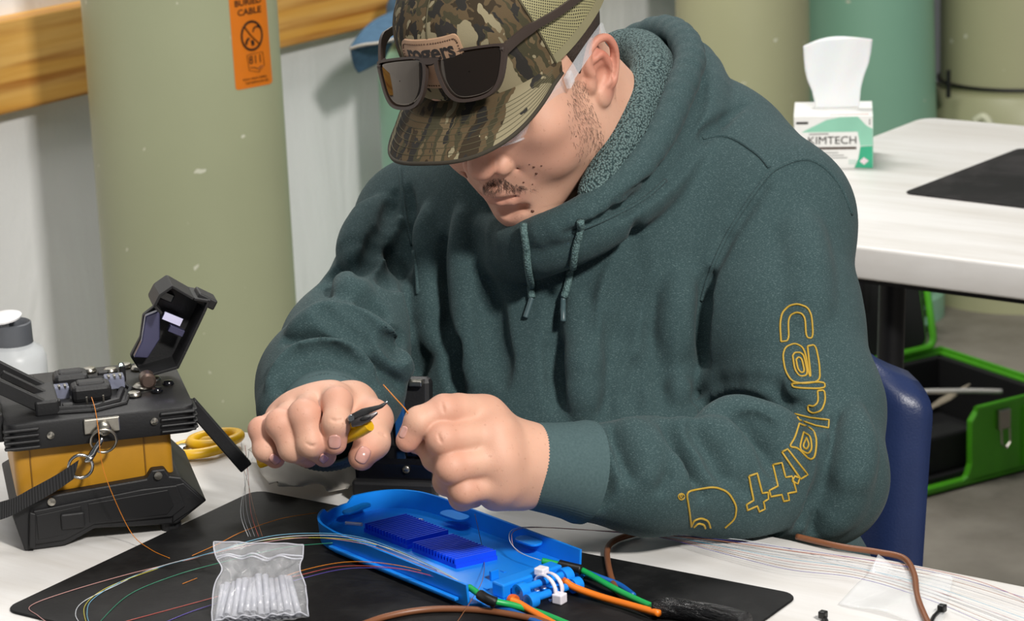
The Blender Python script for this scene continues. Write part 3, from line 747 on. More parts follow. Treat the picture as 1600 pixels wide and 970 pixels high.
# ---------------------------------------------------------------- prints, cords and nails on the person
M_GOLD = mat('gold_print', '#ab8b2b', .6, 0, .05)
def cr(l): return [(1000 + x / 2.255, 440 + y / 2.255) for x, y in l]
GLYPHS = [
 [[(497, 212), (493, 150), (500, 110), (525, 85), (555, 78), (590, 90), (605, 120), (610, 200), (585, 198), (582, 130), (570, 112), (550, 108), (530, 118), (522, 140), (525, 208), (497, 212)]],
 [[(590, 228), (618, 222), (632, 290), (634, 352), (575, 360), (535, 352), (512, 315), (503, 260), (513, 230), (545, 217), (572, 230), (584, 258), (594, 325), (602, 340), (590, 228)],
  [(538, 262), (545, 310), (562, 335), (592, 330), (578, 262), (565, 250), (545, 250), (538, 262)], [(550, 275), (556, 308), (567, 322), (580, 318), (570, 272), (558, 266), (550, 275)]],
 [[(535, 360), (650, 352), (652, 378), (540, 374), (535, 360)], [(625, 385), (650, 382), (653, 420), (640, 455), (610, 465), (592, 455), (592, 435), (612, 440), (628, 425), (625, 385)]],
 [[(545, 466), (600, 480), (665, 487), (663, 515), (620, 508), (560, 487), (545, 466)]],
 [[(560, 500), (610, 520), (622, 560), (615, 620), (595, 628), (555, 585), (525, 582), (545, 550), (560, 500)], [(575, 530), (600, 545), (605, 590), (590, 608), (560, 590), (575, 530)], [(585, 550), (595, 575), (585, 592), (572, 580), (585, 550)]],
 [[(500, 600), (520, 590), (590, 680), (565, 695), (500, 600)], [(535, 702), (545, 685), (562, 690), (555, 712), (535, 702)]],
 [[(468, 645), (500, 638), (512, 690), (535, 685), (550, 740), (520, 745), (525, 770), (505, 773), (498, 750), (460, 757), (455, 735), (485, 720), (468, 645)]],
 [[(383, 685), (412, 675), (430, 745), (450, 742), (452, 765), (435, 775), (440, 800), (420, 810), (412, 790), (378, 805), (375, 785), (400, 770), (383, 685)]],
 [[(180, 862), (172, 800), (162, 740), (210, 730), (260, 722), (310, 740), (340, 790), (335, 835), (300, 866)], [(180, 862), (190, 840), (215, 832), (240, 842), (248, 866)], [(190, 864), (205, 850), (225, 855), (230, 868)]],
 [[(145 + 11 * math.cos(a), 757 + 11 * math.sin(a)) for a in np.linspace(0, 6.283, 13)], [(141, 764), (141, 750), (148, 750), (149, 756), (142, 757), (149, 764)]],
]
def dens(pl, step=4):
    out = []
    for a, b in zip(pl, pl[1:]):
        n = max(1, int(math.hypot(b[0] - a[0], b[1] - a[1]) / step))
        out += [(a[0] + (b[0] - a[0]) * i / n, a[1] + (b[1] - a[1]) * i / n) for i in range(n)]
    return out + [pl[-1]]
def chaikin(pl, it=2):
    for _ in range(it):
        o = [pl[0]]
        for a, b in zip(pl, pl[1:]): o += [(a[0] * .8 + b[0] * .2, a[1] * .8 + b[1] * .2), (a[0] * .2 + b[0] * .8, a[1] * .2 + b[1] * .8)]
        pl = o + [pl[-1]]
    return pl
for gi, g in enumerate(GLYPHS):
    mb = MB()
    for pl in g:
        P = on_cloth(dens(cr(chaikin(pl) if gi in (0, 1, 2, 4, 8) else pl)), 1, .0003)
        seg = [[P[0]]]
        for a, b in zip(P, P[1:]):
            if np.linalg.norm(b - a) > .02: seg.append([])
            seg[-1].append(b)
        for s_ in seg:
            if len(s_) > 1: mb.tube(s_, .00095 if gi < 9 else .0006, 5)
    mb.build('print_letter' if gi < 8 else 'print_emblem', M_GOLD, hoodie, smooth=True)
# drawstrings
t = NT('braided_cord'); w1 = t.n('ShaderNodeTexVoronoi'); w1.inputs['Scale'].default_value = 520; t.l(t.obj(), w1.inputs[0])
t.base(t.mix(w1.outputs[0], lin('#6b8685'), lin('#2c4444'))); t.set(Roughness=.85); t.bump(w1.outputs[0], .8, -.001); M_CORD = t.m
M_AGLET = mat('aglet_rubber', '#44585c', .4)
for pl, ag in (([(822, 352), (826, 400), (830, 440), (833, 466)], [(833, 466), (828, 482), (823, 497)]), ([(907, 343), (900, 380), (892, 425), (885, 466)], [(885, 466), (884, 484), (884, 502)])):
    d_ = seam('drawstring', pl, .0034, M_CORD, .003, hoodie, 8, 10)
    a_ = seam('aglet', ag, .0026, M_AGLET, .003, hoodie, 6, 10)
# fingernails: plates laid on the fingertips
M_NAIL = mat('nail', '#d09c90', .22, 0, .05, 200, Coat_Weight=.3)
cast_p = Caster(person)
def nail(px, py, ax, wpx, lpx):
    """ax: image direction (dx,dy) of the fingertip"""
    a = nrm(np.array(ax, float)); b = np.array([-a[1], a[0]]); G = []
    for u in np.linspace(-1, 1, 9):
        row = []
        for v in np.linspace(-1, 1, 9):
            uu, vv = u * math.sqrt(1 - .38 * v * v), v * math.sqrt(1 - .38 * u * u)
            q = np.array([px, py]) + a * vv * lpx / 2 + b * uu * wpx / 2
            h = cast_p(q[0], q[1], .0006 * (1 - .75 * max(u * u, v * v)))
            row.append(h[0] if h else None)
        G.append(row)
    if all(p is not None for r in G for p in r): 
        o = MB().grid(G).build('fingernail', M_NAIL, person, smooth=True); o.modifiers.new('th', 'SOLIDIFY').thickness = .0004
nail(523, 690, (0, 1), 20, 22); nail(567, 711, (-.45, .9), 22, 28); nail(505, 716, (.8, .6), 14, 13); nail(429, 717, (.7, .7), 14, 18); nail(630, 675, (-.35, .95), 11, 20)
# moles, stubble and moustache
M_MOLE = mat('mole', '#5a3526', .6)
for x, y, r in ((832, 330, .0019), (834, 261, .0014), (846, 259, .0012), (838, 271, .0017), (818, 285, .0012), (832, 288, .001), (900, 213, .0011), (827, 257, .0009)):
    h = cast_p(x, y, -r * .35)
    if h: MB().lathe([(.0002, r * .8), (r * .6, r * .62), (r, 0), (.0002, -.0003)], 10, frame(*[tuple(k) for k in (nrm(np.cross(h[1], UP)), np.cross(h[1], nrm(np.cross(h[1], UP))), h[1])]), h[0]).build('mole', M_MOLE, person, smooth=True)
M_HAIR = mat('dark_brown_hair', '#3d2e25', .55, 0, .1)
def in_poly(p, poly):
    c = False; n = len(poly)
    for i in range(n):
        a, b = poly[i], poly[i - 1]
        if (a[1] > p[1]) != (b[1] > p[1]) and p[0] < (b[0] - a[0]) * (p[1] - a[1]) / (b[1] - a[1]) + a[0]: c = not c
    return c
def hairs(name, regions, r=.00011):
    mb = MB()
    for poly, n, d2, ln in regions:
        xs = [p[0] for p in poly]; ys = [p[1] for p in poly]; k = 0; tries = 0
        while k < n and tries < n * 6:
            tries += 1; q = (random.uniform(min(xs), max(xs)), random.uniform(min(ys), max(ys)))
            if not in_poly(q, poly): continue
            h = cast_p(q[0], q[1], 0)
            if h is None: continue
            an = math.atan2(d2[1], d2[0]) + random.gauss(0, .45); dv = math.cos(an) * CR - math.sin(an) * CU
            dv = nrm(dv - h[1] * (dv @ h[1])); L_ = ln * random.uniform(.6, 1.3)
            p0 = h[0]; p1 = p0 + dv * L_ * .5 + h[1] * L_ * .25; p2 = p0 + dv * L_ + h[1] * L_ * .18
            mb.tube([p0 - h[1] * .0003, p1, p2], [r, r * .85, r * .3], 3, caps=False); k += 1
    o = mb.build(name, M_HAIR, person, smooth=True); o['kind'] = 'stuff'; return o
hairs('beard_stubble', [([(893, 120), (915, 128), (925, 165), (938, 190), (945, 225), (930, 245), (908, 215), (895, 170)], 420, (.25, 1), .0035),
    ([(885, 150), (897, 140), (905, 200), (925, 250), (905, 255), (890, 210)], 70, (.3, 1), .004)])
hairs('moustache', [([(752, 288), (770, 278), (790, 278), (800, 288), (820, 293), (812, 297), (785, 298), (765, 303), (755, 296)], 330, (.25, 1), .0048), ([(800, 285), (825, 292), (838, 297), (820, 299)], 25, (.8, .5), .004)])
# short hair at the back and sides of the skull
def sculpt_hair():
    s = SDF(HO - .14, HO + .14, .0025)
    s.ell(H(0, -6, 44), np.array((79.5, 100.5, 85)) * mm * HS, HA, 0)
    # cut away face, neck and below the hairline
    s.ell(H(0, 78, -10), np.array((110, 76, 120)) * mm * HS, HA, .004, True)
    s.ell(H(0, 5, -92), np.array((140, 140, 88)) * mm * HS, HA, .004, True)
    for q in (-1, 1): s.ell(H(q * 84, -6, 0), np.array((22, 24, 32)) * mm * HS, HA, .004, True)
    return s
t = NT('short_hair'); n_ = t.noise(t.obj((1, 1, 1)), 420, 3, .7); t.base(t.mix(n_, lin('#1f1713'), lin('#46372c'))); t.set(Roughness=.6); t.bump(n_, .9, .002); M_HAIR2 = t.m
hair = link('hair', np_mesh('hair', [sculpt_hair().mesh('hair', 1)]), M_HAIR2, person)

# ---------------------------------------------------------------- cap
HM = frame(HR, HF, HU, HO) @ Matrix.Scale(HS * .001, 4)            # head millimetres -> world
HEADM = frame(HR, HF, HU, HO) @ Matrix.Scale(HS, 4)
CAPM = HEADM @ Matrix.Translation((0, 0, .06)) @ Matrix.Rotation(math.radians(9), 4, 'Y') @ Matrix.Translation((0, 0, -.06)) @ Matrix.Rotation(math.radians(-7), 4, 'Z')          # the cap sits turned a little to his right
def camo(name, vec_scale, rot=(0, 0, 0), tan_=.565):
    t = NT(name); v = t.obj(vec_scale, rot)
    dn = t.n('ShaderNodeTexNoise'); dn.inputs['Scale'].default_value = 60; t.l(t.obj(), dn.inputs[0])
    ad = t.n('ShaderNodeVectorMath', operation='MULTIPLY_ADD'); t.l(dn.outputs['Color'], ad.inputs[0]); ad.inputs[1].default_value = (.012, .012, .012); t.l(v, ad.inputs[2])
    def sh(off):
        m = t.n('ShaderNodeVectorMath', operation='ADD'); t.l(ad.outputs[0], m.inputs[0]); m.inputs[1].default_value = off; return m.outputs[0]
    base = t.ramp(t.noise(sh((0, 0, 0)), 55, 2, .5), [(0, lin('#352c20')), (.42, lin('#554733')), (.52, lin('#3f3b2b')), (.6, lin('#63553f'))], 'CONSTANT')
    tanm = t.noise(sh((3, 1, 2)), 44, 2.5, .55)
    k = t.mix(t.ramp(tanm, [(0, (0, 0, 0)), (tan_, (1, 1, 1))], 'CONSTANT'), base, lin('#867d64'))
    dk = t.noise(sh((3.0075, 1.0, 2.002)), 44, 2.5, .55)
    lt = t.n('ShaderNodeMath', operation='SUBTRACT'); t.l(dk, lt.inputs[0]); t.l(tanm, lt.inputs[1])
    k = t.mix(t.ramp(lt.outputs[0], [(0, (0, 0, 0)), (.055, (1, 1, 1))], 'CONSTANT'), k, lin('#2b2926'))
    k = t.mix(t.ramp(t.noise(sh((7, 4, 1)), 48, 2.5, .55), [(0, (0, 0, 0)), (.62, (1, 1, 1))], 'CONSTANT'), k, lin('#2f2c2a'))
    t.base(k); t.set(Roughness=.85); t.b.inputs['Specular IOR Level'].default_value = .2; t.bump(t.noise(t.obj(), 900, 2), .3, .0005); return t.m
M_CAMO = camo('bark_camouflage', (1, 1, .125)); M_CAMOB = camo('bark_camouflage_brim', (1, .2, .2), (0, 0, .25), .585)
t = NT('olive_cap_mesh'); uvn = t.c.outputs['UV']
sx = t.n('ShaderNodeSeparateXYZ'); t.l(uvn, sx.inputs[0])
def msin(o, f, ph=0):
    a = t.n('ShaderNodeMath', operation='MULTIPLY_ADD'); t.l(o, a.inputs[0]); a.inputs[1].default_value = f; a.inputs[2].default_value = ph
    b = t.n('ShaderNodeMath', operation='SINE'); t.l(a.outputs[0], b.inputs[0]); return b.outputs[0]
su, sv = msin(sx.outputs[0], 2 * math.pi / 3.0), msin(sx.outputs[1], 2 * math.pi / 3.4)
mu = t.n('ShaderNodeMath', operation='MULTIPLY'); t.l(su, mu.inputs[0]); t.l(sv, mu.inputs[1])
hole = t.ramp(mu.outputs[0], [(.30, (0, 0, 0)), (.45, (1, 1, 1))])
t.base(t.mix(hole, lin('#928c66'), lin('#2d2a20'))); t.set(Roughness=.7); t.bump(hole, .8, -.0012); M_CAPMESH = t.m
CH_, CRx, CRy = 106.0, 84.5, 103.0
def sp_(v): return math.copysign(abs(v) ** .86, v)
def zb_(th): return 43 - 5 * (1 - math.cos(th)) / 2
def crown(th, z, off=0):
    """head mm; th 0 front, + to his left"""
    zb = zb_(th); tt = min(max((z - zb) / CH_, 0), .9999); fr = .5 + .5 * math.cos(th)
    p = 2.6 + 1.6 * fr; r = (1 - tt ** p) ** .5
    y0 = -2
    return np.array([-(CRx * r + off) * sp_(math.sin(th)), y0 + (CRy * r + off) * sp_(math.cos(th)), z])
def crown_grid(t0, t1, n, off=0):
    G = []; UV = []
    for th in np.linspace(t0, t1, n):
        row = []; 
        for s_ in np.linspace(0, 1, 22):
            z = zb_(th) + CH_ * (1 - (1 - s_) ** 1.8) * .9999; row.append(crown(th, z, off) * .001)
        G.append(row)
    return np.array(G)
cap = empty('baseball_cap'); cap.matrix_world = CAPM; tag(cap, 'bark camouflage cap with olive mesh back and leather patch, worn by the seated person', 'cap')
SPL = math.radians(66)
def crown_part(name, t0, t1, m, n):
    G = crown_grid(t0, t1, n); G2 = crown_grid(t0, t1, n, -1.6)
    mb = MB().grid(G).grid(G2[:, ::-1])
    me = bpy.data.meshes.new(name); me.from_pydata(mb.v, [], mb.f); me.update()
    uv = me.uv_layers.new(name='UVMap'); per = []
    for i, th in enumerate(np.linspace(t0, t1, n)):
        L_ = 0
        for j in range(22):
            if j: L_ += np.linalg.norm(G[i][j] - G[i][j - 1]) * 1000
            per.append((th * 92, L_))
    per = per + per
    co_ = []
    for l in me.loops: co_ += per[l.vertex_index] if l.vertex_index < len(per) else (0, 0)
    uv.data.foreach_set('uv', co_)
    return link(name, me, m, cap, True)
crown_part('front_panel', -SPL, 0, M_CAMO, 24); crown_part('front_panel', 0, SPL, M_CAMO, 24)
crown_part('mesh_panel', SPL, math.pi * .5 + .55, M_CAPMESH, 24); crown_part('mesh_panel', math.pi * .5 + .55, math.pi, M_CAPMESH, 16)
crown_part('mesh_panel', -math.pi, -SPL, M_CAPMESH, 40)
def ribbon(name, fn, m, r=.0009, n=30):
    MB().tube([fn(u) for u in np.linspace(0, 1, n)], r, 6).build(name, m, cap, smooth=True)
M_THREAD = mat('olive_thread', '#4d4731', .8)
ribbon('panel_seam', lambda u: crown(0, 44 + 104 * u, .2) * .001, M_THREAD, .0007)
for q in (-1, 1): ribbon('panel_seam', lambda u: crown(q * SPL, 42 + 106 * u, .2) * .001, M_THREAD, .0012)
# bottom hem band
M_BAND = mat('olive_band', '#7d775a', .85)
MB().grid([[crown(th, zb_(th) + dz, o) * .001 for dz, o in ((0, .6), (9, .6), (9, -.2), (0, -1.8))] for th in np.linspace(SPL, 2 * math.pi - SPL, 60)]).build('hem_band', M_BAND, cap, smooth=40)
# brim
BW = math.radians(70)
def brim_pt(a, s_, dz=0):
    """a -1..1 across, s_ 0 at the crown .. 1 at the edge"""
    th = -a * BW; inn = crown(-th, zb_(th) + 1); inn[0] = -abs(inn[0]) * (1 if a > 0 else -1) if a else 0
    al = a * math.pi / 2
    ox, oy = -87 * np.sign(a) * abs(math.sin(al)) ** .85, 44 + 118 * max(math.cos(al), 0) ** .58
    if a > 0: ox, oy = ox * .90, 44 + 118 * max(math.cos(al), 0) ** .78
    x = inn[0] + (ox - inn[0]) * s_; y = inn[1] + (oy - inn[1]) * s_
    zdrop = 15 * (x / 76) ** 2 * (0.35 + .65 * s_)
    zz = zb_(0) + 5 - zdrop - .16 * max(0, y - 60) * s_ - 2 * s_
    return np.array([x, y, zz + dz]) * .001
Gt = np.array([[brim_pt(a, s_, 1.4) for s_ in np.linspace(0, 1, 14)] for a in np.linspace(-1, 1, 61)]); Gb = np.array([[brim_pt(a, s_, -1.4) for s_ in np.linspace(0, 1, 14)] for a in np.linspace(-1, 1, 61)])
mb = MB().grid(Gt).grid(Gb[:, ::-1]); mb.grid(np.stack([Gt[:, -1], Gb[:, -1]], 1)); mb.build('brim', M_CAMOB, cap, smooth=60)
MB().tube([brim_pt(a, 1.0) for a in np.linspace(-1, 1, 80)], .0021, 6).build('brim_edge', mat('dark_brim_binding', '#332d22', .85), cap, smooth=True)
for k in range(7):
    s_ = .30 + .1 * k; MB().tube([brim_pt(a, s_, 1.5) for a in np.linspace(-.93, .93, 60)], .00035, 4).build('brim_stitching', M_THREAD, cap)
MB().lathe([(.0068, 0), (.0066, .0025), (.005, .004), (.0005, .005)], 18, c=crown(0, 149, 0) * .001 * np.array([0, 0, 1]) + np.array([0, -.002, 0])).build('button', M_CAMO, cap, smooth=True)
# leather patch with lettering
PTH, PZ, PROT = 0, 89, math.radians(2)
def patch_pt(u, v, off):                       # u to his left, v up, mm in the patch plane
    uu = u * math.cos(PROT) - v * math.sin(PROT); vv = u * math.sin(PROT) + v * math.cos(PROT)
    return crown(PTH + uu / 96, PZ + vv * .97, off) * .001
t = NT('tan_leather'); t.base(t.mix(t.noise(t.obj(), 90, 4), lin('#9b7a5f'), lin('#b08f74'))); t.set(Roughness=.55); t.bump(t.noise(t.obj(), 700, 3), .3, .0005); M_LEATHER = t.m
def patch_mesh(w_, h_, r, o0, o1, name, m, parent):
    bm = bmesh.new(); vs_ = []
    nu, nv = 24, 14; G = []
    def sq(u, v):
        x, y = u * w_ / 2, v * h_ / 2
        dx, dy = abs(x) - (w_ / 2 - r), abs(y) - (h_ / 2 - r)
        if dx > 0 and dy > 0:
            L_ = math.hypot(dx, dy); k = max(dx, dy) / L_; x = math.copysign(w_ / 2 - r + dx * k, x); y = math.copysign(h_ / 2 - r + dy * k, y)
        return x, y
    A = np.array([[patch_pt(*sq(u, v), o1) for v in np.linspace(-1, 1, nv)] for u in np.linspace(-1, 1, nu)]); B = np.array([[patch_pt(*sq(u, v), o0) for v in np.linspace(-1, 1, nv)] for u in np.linspace(-1, 1, nu)])
    mb = MB().grid(A).grid(B[:, ::-1]); rim = lambda P: np.concatenate([P[:, 0], P[-1, 1:], P[-2::-1, -1], P[0, -2:0:-1]])
    mb.grid(np.stack([rim(A), rim(B)], 1), closed_u=True)
    return mb.build(name, m, parent, smooth=40)
patch = patch_mesh(70, 48, 6, -.5, 2.0, 'leather_patch', M_LEATHER, cap)
st = rrect(64, 42, 4, 4); st.append(st[0])
M_STITCH = mat('brown_stitch', '#5b4434', .8); mb = MB()
for p in dens(st, 2.6)[::1]:
    a = patch_pt(p[0], p[1], 2.05); mb.box(a, (.0011, .0011, .0011))
o = mb.build('stitching', M_STITCH, patch); o['kind'] = 'stuff'
tm = text_mesh('rogers', 20.5, .2, bold=.55, spacing=.98); M_INK = mat('black_ink', '#221c1a', .6)
for v_ in tm.vertices:
    q = patch_pt(-v_.co.x * -1, v_.co.y + 12.5, 2.1 + v_.co.z); v_.co = q
link('lettering', tm, M_INK, patch)

# ---------------------------------------------------------------- sunglasses resting on the cap
gl_n = nrm(np.array([0, .8, .6])); gv = np.array([0, -.6, .8]); lf = np.array([-1.0, 0, 0]); ra_ = math.radians(4)
gx = lf * math.cos(ra_) + gv * math.sin(ra_); gy = gv * math.cos(ra_) - lf * math.sin(ra_); gz = np.cross(gx, gy)
if gz @ gl_n < 0: gz = -gz
GC = np.array([2, 97, 98.0])
sg = empty('sunglasses'); sg.matrix_world = CAPM; tag(sg, 'dark brown sunglasses with brown lenses, perched on the brim of the cap', 'sunglasses')
def gp(u, v, w_=0):                            # u to his left, v up from the top bar, w outwards; mm
    w2 = w_ - 14 * (u / 72) ** 2
    return (GC + gx * u + gy * v + gz * w2) * .001
M_FRAME = mat('matte_brown_frame', '#3a302b', .42, 0, .04)
t = NT('brown_lens'); t.base(lin('#17100b')); t.set(Roughness=.04); t.b.inputs['Coat Weight'].default_value = .6; t.b.inputs['Coat Tint'].default_value = (1, .82, .6, 1); t.b.inputs['Specular IOR Level'].default_value = .8; M_LENS = t.m
def lens_outline(s, g=0):
    pts = [(9, -7), (13, -2), (40, 0), (66, 0), (70, -3), (69, -14), (64, -32), (56, -42), (42, -46), (26, -45), (16, -36), (10, -20)]
    P = spline([(x, y * .9) for x, y in pts], 5, True); c = P.mean(0)
    P = c + (P - c) * (1 + g / 30.0); return [(s * x, y) for x, y in P]
def ring(inn, out, w0, w1, name, m):
    A = np.array([[gp(*a, w1), gp(*b, w1), gp(*b, w0), gp(*a, w0), gp(*a, w1)] for a, b in zip(inn, out)])
    return MB().grid(A, closed_u=True).build(name, m, sg, smooth=40)
for s in (-1, 1):
    ring(lens_outline(s, 0), lens_outline(s, 3.6), -2, 2.2, 'rim', M_FRAME)
    lo_ = lens_outline(s, .3); c0 = np.mean(lo_, 0)
    G = [[gp(*(c0 + (np.array(p) - c0) * k), .6 + 1.6 * (1 - k * k)) for k in np.linspace(.02, 1, 8)] for p in lo_]
    G2 = [[gp(*(c0 + (np.array(p) - c0) * k), -.9 + 1.6 * (1 - k * k)) for k in np.linspace(1, .02, 8)] for p in lo_]
    MB().grid([a + b for a, b in zip(G, G2)], closed_u=True).build('lens', M_LENS, sg, smooth=True)
MB().grid([[gp(u, v, w_) for v, w_ in ((1.5, 2.2), (-7 - 3 * (1 - (u / 11) ** 2) + 2, 2.2), (-7 - 3 * (1 - (u / 11) ** 2) + 2, -2), (1.5, -2), (1.5, 2.2))] for u in np.linspace(-11, 11, 9)]).build('bridge', M_FRAME, sg, smooth=40)
for s, pts in ((1, [gp(70, -5, -1) * 1000, (-80, 62, 91), (-90, 25, 82), (-92, -12, 73), (-90, -45, 64), (-86, -64, 54)]), (-1, [gp(-70, -5, -1) * 1000, (82, 62, 92), (88, 30, 82), (90, -5, 72), (88, -40, 60), (85, -60, 46)])):
    C_ = spline(np.array(pts) * .001, 6); T_ = np.gradient(C_, axis=0); G = []
    for i, (p, t_) in enumerate(zip(C_, T_)):
        t_ = nrm(t_); o_ = nrm(np.array([p[0], p[1] * .4, 0])); o_ = nrm(o_ - t_ * (o_ @ t_)); u_ = np.cross(t_, o_); h_ = (.0045 if i < 8 else .0036)
        G.append([p + o_ * .0013 + u_ * h_, p + o_ * .0017, p + o_ * .0013 - u_ * h_, p - o_ * .0013 - u_ * h_, p - o_ * .0017, p - o_ * .0013 + u_ * h_, p + o_ * .0013 + u_ * h_])
    MB().grid(G).build('temple', M_FRAME, sg, smooth=50)
    MB().box((np.array(pts[0]) * .001 + np.array([-s * .001, -.004, 0])), (.004, .012, .009), bev=.001).build('hinge', M_FRAME, sg)

# ---------------------------------------------------------------- clear safety glasses on the face
t = NT('clear_plastic'); t.base((.93, .96, 1.0)); t.set(Roughness=.06, Alpha=.20); t.b.inputs['Specular IOR Level'].default_value = .7; M_CLEAR = t.m
saf = empty('safety_glasses'); saf.matrix_world = HEADM; tag(saf, 'clear plastic safety glasses worn under the camouflage cap', 'glasses')
def visor(th, v):                                # th rad about the face, v 0 bottom..1 top
    r = 1 - .03 * (1 - v)
    return np.array([-(73 + 2 * v) * math.sin(th) * r, 18 + 97 * max(math.cos(th), 0) ** .8 * r, 2 + 34 * v]) * .001
VG = np.array([[visor(th, v) for v in np.linspace(0, 1, 8)] for th in np.linspace(-1.32, 1.32, 50)])
o = MB().grid(VG).build('visor', M_CLEAR, saf, smooth=True); o.modifiers.new('th', 'SOLIDIFY').thickness = .002
M_CLEAR2 = NT('clear_plastic_edge'); M_CLEAR2.base((.9, .93, .97)); M_CLEAR2.set(Roughness=.12, Alpha=.26); M_CLEAR2 = M_CLEAR2.m
MB().tube([visor(th, 0) for th in np.linspace(-1.32, 1.32, 50)], .0011, 6).build('visor_edge', M_CLEAR2, saf, smooth=True)
for q in (-1, 1):
    P0 = np.array([q * 75, 44, 28]); P1 = np.array([q * 80, 8, 30]); P2 = np.array([q * 79.5, -32, 24])
    C_ = spline([P0 * .001, P1 * .001, P2 * .001], 8)
    G = [[p + np.array([q * .001, 0, .006]), p + np.array([q * .001, 0, -.006]), p + np.array([-q * .001, 0, -.006]), p + np.array([-q * .001, 0, .006]), p + np.array([q * .001, 0, .006])] for p in C_]
    MB().grid(G).build('temple', M_CLEAR2, saf, smooth=40)
    MB().box((P0 + np.array([q * 1.0, 2, 0])) * .001, (.005, .012, .013), bev=.0015).build('hinge', M_CLEAR2, saf)

# ---------------------------------------------------------------- side cutters in the hand
M_BLACKP = mat('black_plastic', '#151517', .45, 0, .1, 60, .08, 500); M_YELLOW = mat('yellow_grip', '#d9a90f', .38); M_STEEL = mat('steel', '#8f9296', .3, 1, .05)
cut = empty('side_cutters'); tag(cut, 'small black side cutters with yellow grips held in the fist', 'cutters')
def flat(name, pts, D, th, m, parent, bev=.0008):
    """plate given by its outline, facing the viewer's side, with real thickness"""
    c_ = W(*np.mean(np.array(pts), 0), D); n_ = nrm(CAM - c_); x_ = nrm(np.cross(UP, n_)); y_ = np.cross(n_, x_)
    P = []
    for p in pts:
        d_ = ray(*p); t_ = ((c_ - CAM) @ n_) / (d_ @ n_); q = CAM + d_ * t_ - c_; P.append((q @ x_, q @ y_))
    return MB().prism(P, -th / 2, th / 2, frame(x_, y_, n_), bev).build(name, m, parent, smooth=30, mw=Matrix.Translation(c_))
cc = lambda l: [(530 + x / 5.105, 600 + y / 5.105) for x, y in l]
flat('upper_jaw', cc([(76, 250), (180, 195), (225, 185), (320, 165), (385, 132), (388, 150), (345, 190), (230, 240), (110, 285), (76, 330)]), 2.050, .007, M_BLACKP, cut)
flat('lower_jaw', cc([(90, 300), (150, 268), (300, 215), (310, 238), (240, 300), (180, 330), (100, 345)]), 2.046, .006, mat('dark_steel_jaw', '#5a5556', .3, .9), cut)
flat('spring_lug', cc([(165, 275), (200, 250), (245, 245), (255, 262), (220, 285), (178, 290)]), 2.0425, .003, M_BLACKP, cut)
flat('cutting_tip', cc([(340, 160), (385, 130), (388, 150), (350, 172)]), 2.049, .004, M_STEEL, cut)
p_ = W(549, 653.5, 2.046); MB().lathe([(.0032, -.006), (.0032, .0), (.0025, .001)], 14, frame(*[tuple(k) for k in (CR, CU, -_fw)]), p_).build('rivet', M_STEEL, cut, smooth=40)
MB().tube(spline([W(577, 664, 2.052), W(556, 676, 2.062), W(520, 690, 2.082), (W(450, 708, 2.10)), W(405, 722, 2.108)], 5), .0052, 10).build('grip', M_YELLOW, cut, smooth=50)
MB().tube(spline([W(556, 660, 2.056), W(520, 672, 2.088), W(460, 692, 2.10), W(424, 694, 2.112)], 5), .0046, 10).build('grip', M_YELLOW, cut, smooth=50)
# ---------------------------------------------------------------- work mat, splicer and small things on the table
def ztab(px, py, dz=0): return WZ(px, py, TZ + dz)
t = NT('black_rubber_mat'); v = t.obj(); t.base(t.mix(t.ramp(t.noise(v, 26, 6, .7), [(.45, (0, 0, 0)), (.8, (1, 1, 1))]), lin('#0d0d0e'), lin('#232323')))
t.set(Roughness=.62, Specular_IOR_Level=.25); t.bump(t.noise(v, 260, 4), .12, .001); M_MAT = t.m
mA, mB_, mC = ztab(400, 768), ztab(1250, 932), ztab(13, 957); mx = nrm(mB_ - mA); my = np.array([mx[1], -mx[0], 0.0]); mw_, md_ = np.linalg.norm(mB_ - mA), (mC - mA) @ my
mc_ = mA + mx * mw_ / 2 + my * md_ / 2
MATT = .0022
o = MB().prism(rrect(mw_, md_, .014, 6), 0, MATT, bev=.0007, seg=1).build('work_mat', M_MAT, mw=frame(mx, -my, UP, mc_)); tag(o, 'large black rubber mat under the blue tray', 'mat')

# ---- fusion splicer
SPX = E1 * math.cos(math.radians(50)) + E2 * math.sin(math.radians(50)); SPY = np.array([-SPX[1], SPX[0], 0])
G0 = ztab(35, 862); SPM = frame(SPX, SPY, UP, G0)
spl = empty('fusion_splicer'); spl.matrix_world = SPM; tag(spl, 'black and yellow fusion splicer with its lid open, left on the table', 'splicer')
M_RUB = mat('black_rubber_body', '#131315', .55, 0, .12, 50, .15, 500); M_YBODY = mat('amber_body', '#b3801c', .45, 0, .06, 60, .05, 600)
M_GLOSSB = mat('gloss_black', '#0d0d11', .18); M_SCREW = mat('screw_steel', '#a9a59c', .3, 1, .1, 300)
def S(v): return tuple(x * .001 for x in v)
def sbox(name, c, d, m, parent=spl, bev=1.0, rot=None): return MB().box(S(c), S(d), rot, bev * .001).build(name, m, parent)
def xz(name, pts, y0, y1, m, parent=spl, bev=1.0):
    Mx = Matrix(((1, 0, 0, 0), (0, 0, -1, 0), (0, 1, 0, 0), (0, 0, 0, 1)))
    return MB().prism([S(p) for p in pts], -y1 * .001, -y0 * .001, Mx, bev * .001).build(name, m, parent)
foot = xz('base_shell', [(2, 0), (36, 1), (62, 13), (100, 10), (132, 8), (159, 26), (138, 50), (129, 52), (125, 59), (114, 59), (109, 52), (30, 47), (4, 40), (-6, 35)], 0, 142, M_RUB, bev=1.6)
for x, y in ((18, 14), (128, 14), (18, 128), (128, 128)): MB().lathe([(.009, 0), (.009, .012), (.007, .014)], 14, c=S((x, y, 0))).build('rubber_foot', M_RUB, foot)
xz('front_frame', [(8, 6), (36, 7), (62, 18), (128, 16), (140, 24), (134, 44), (104, 44), (12, 36)], -3, 1, M_RUB, foot)
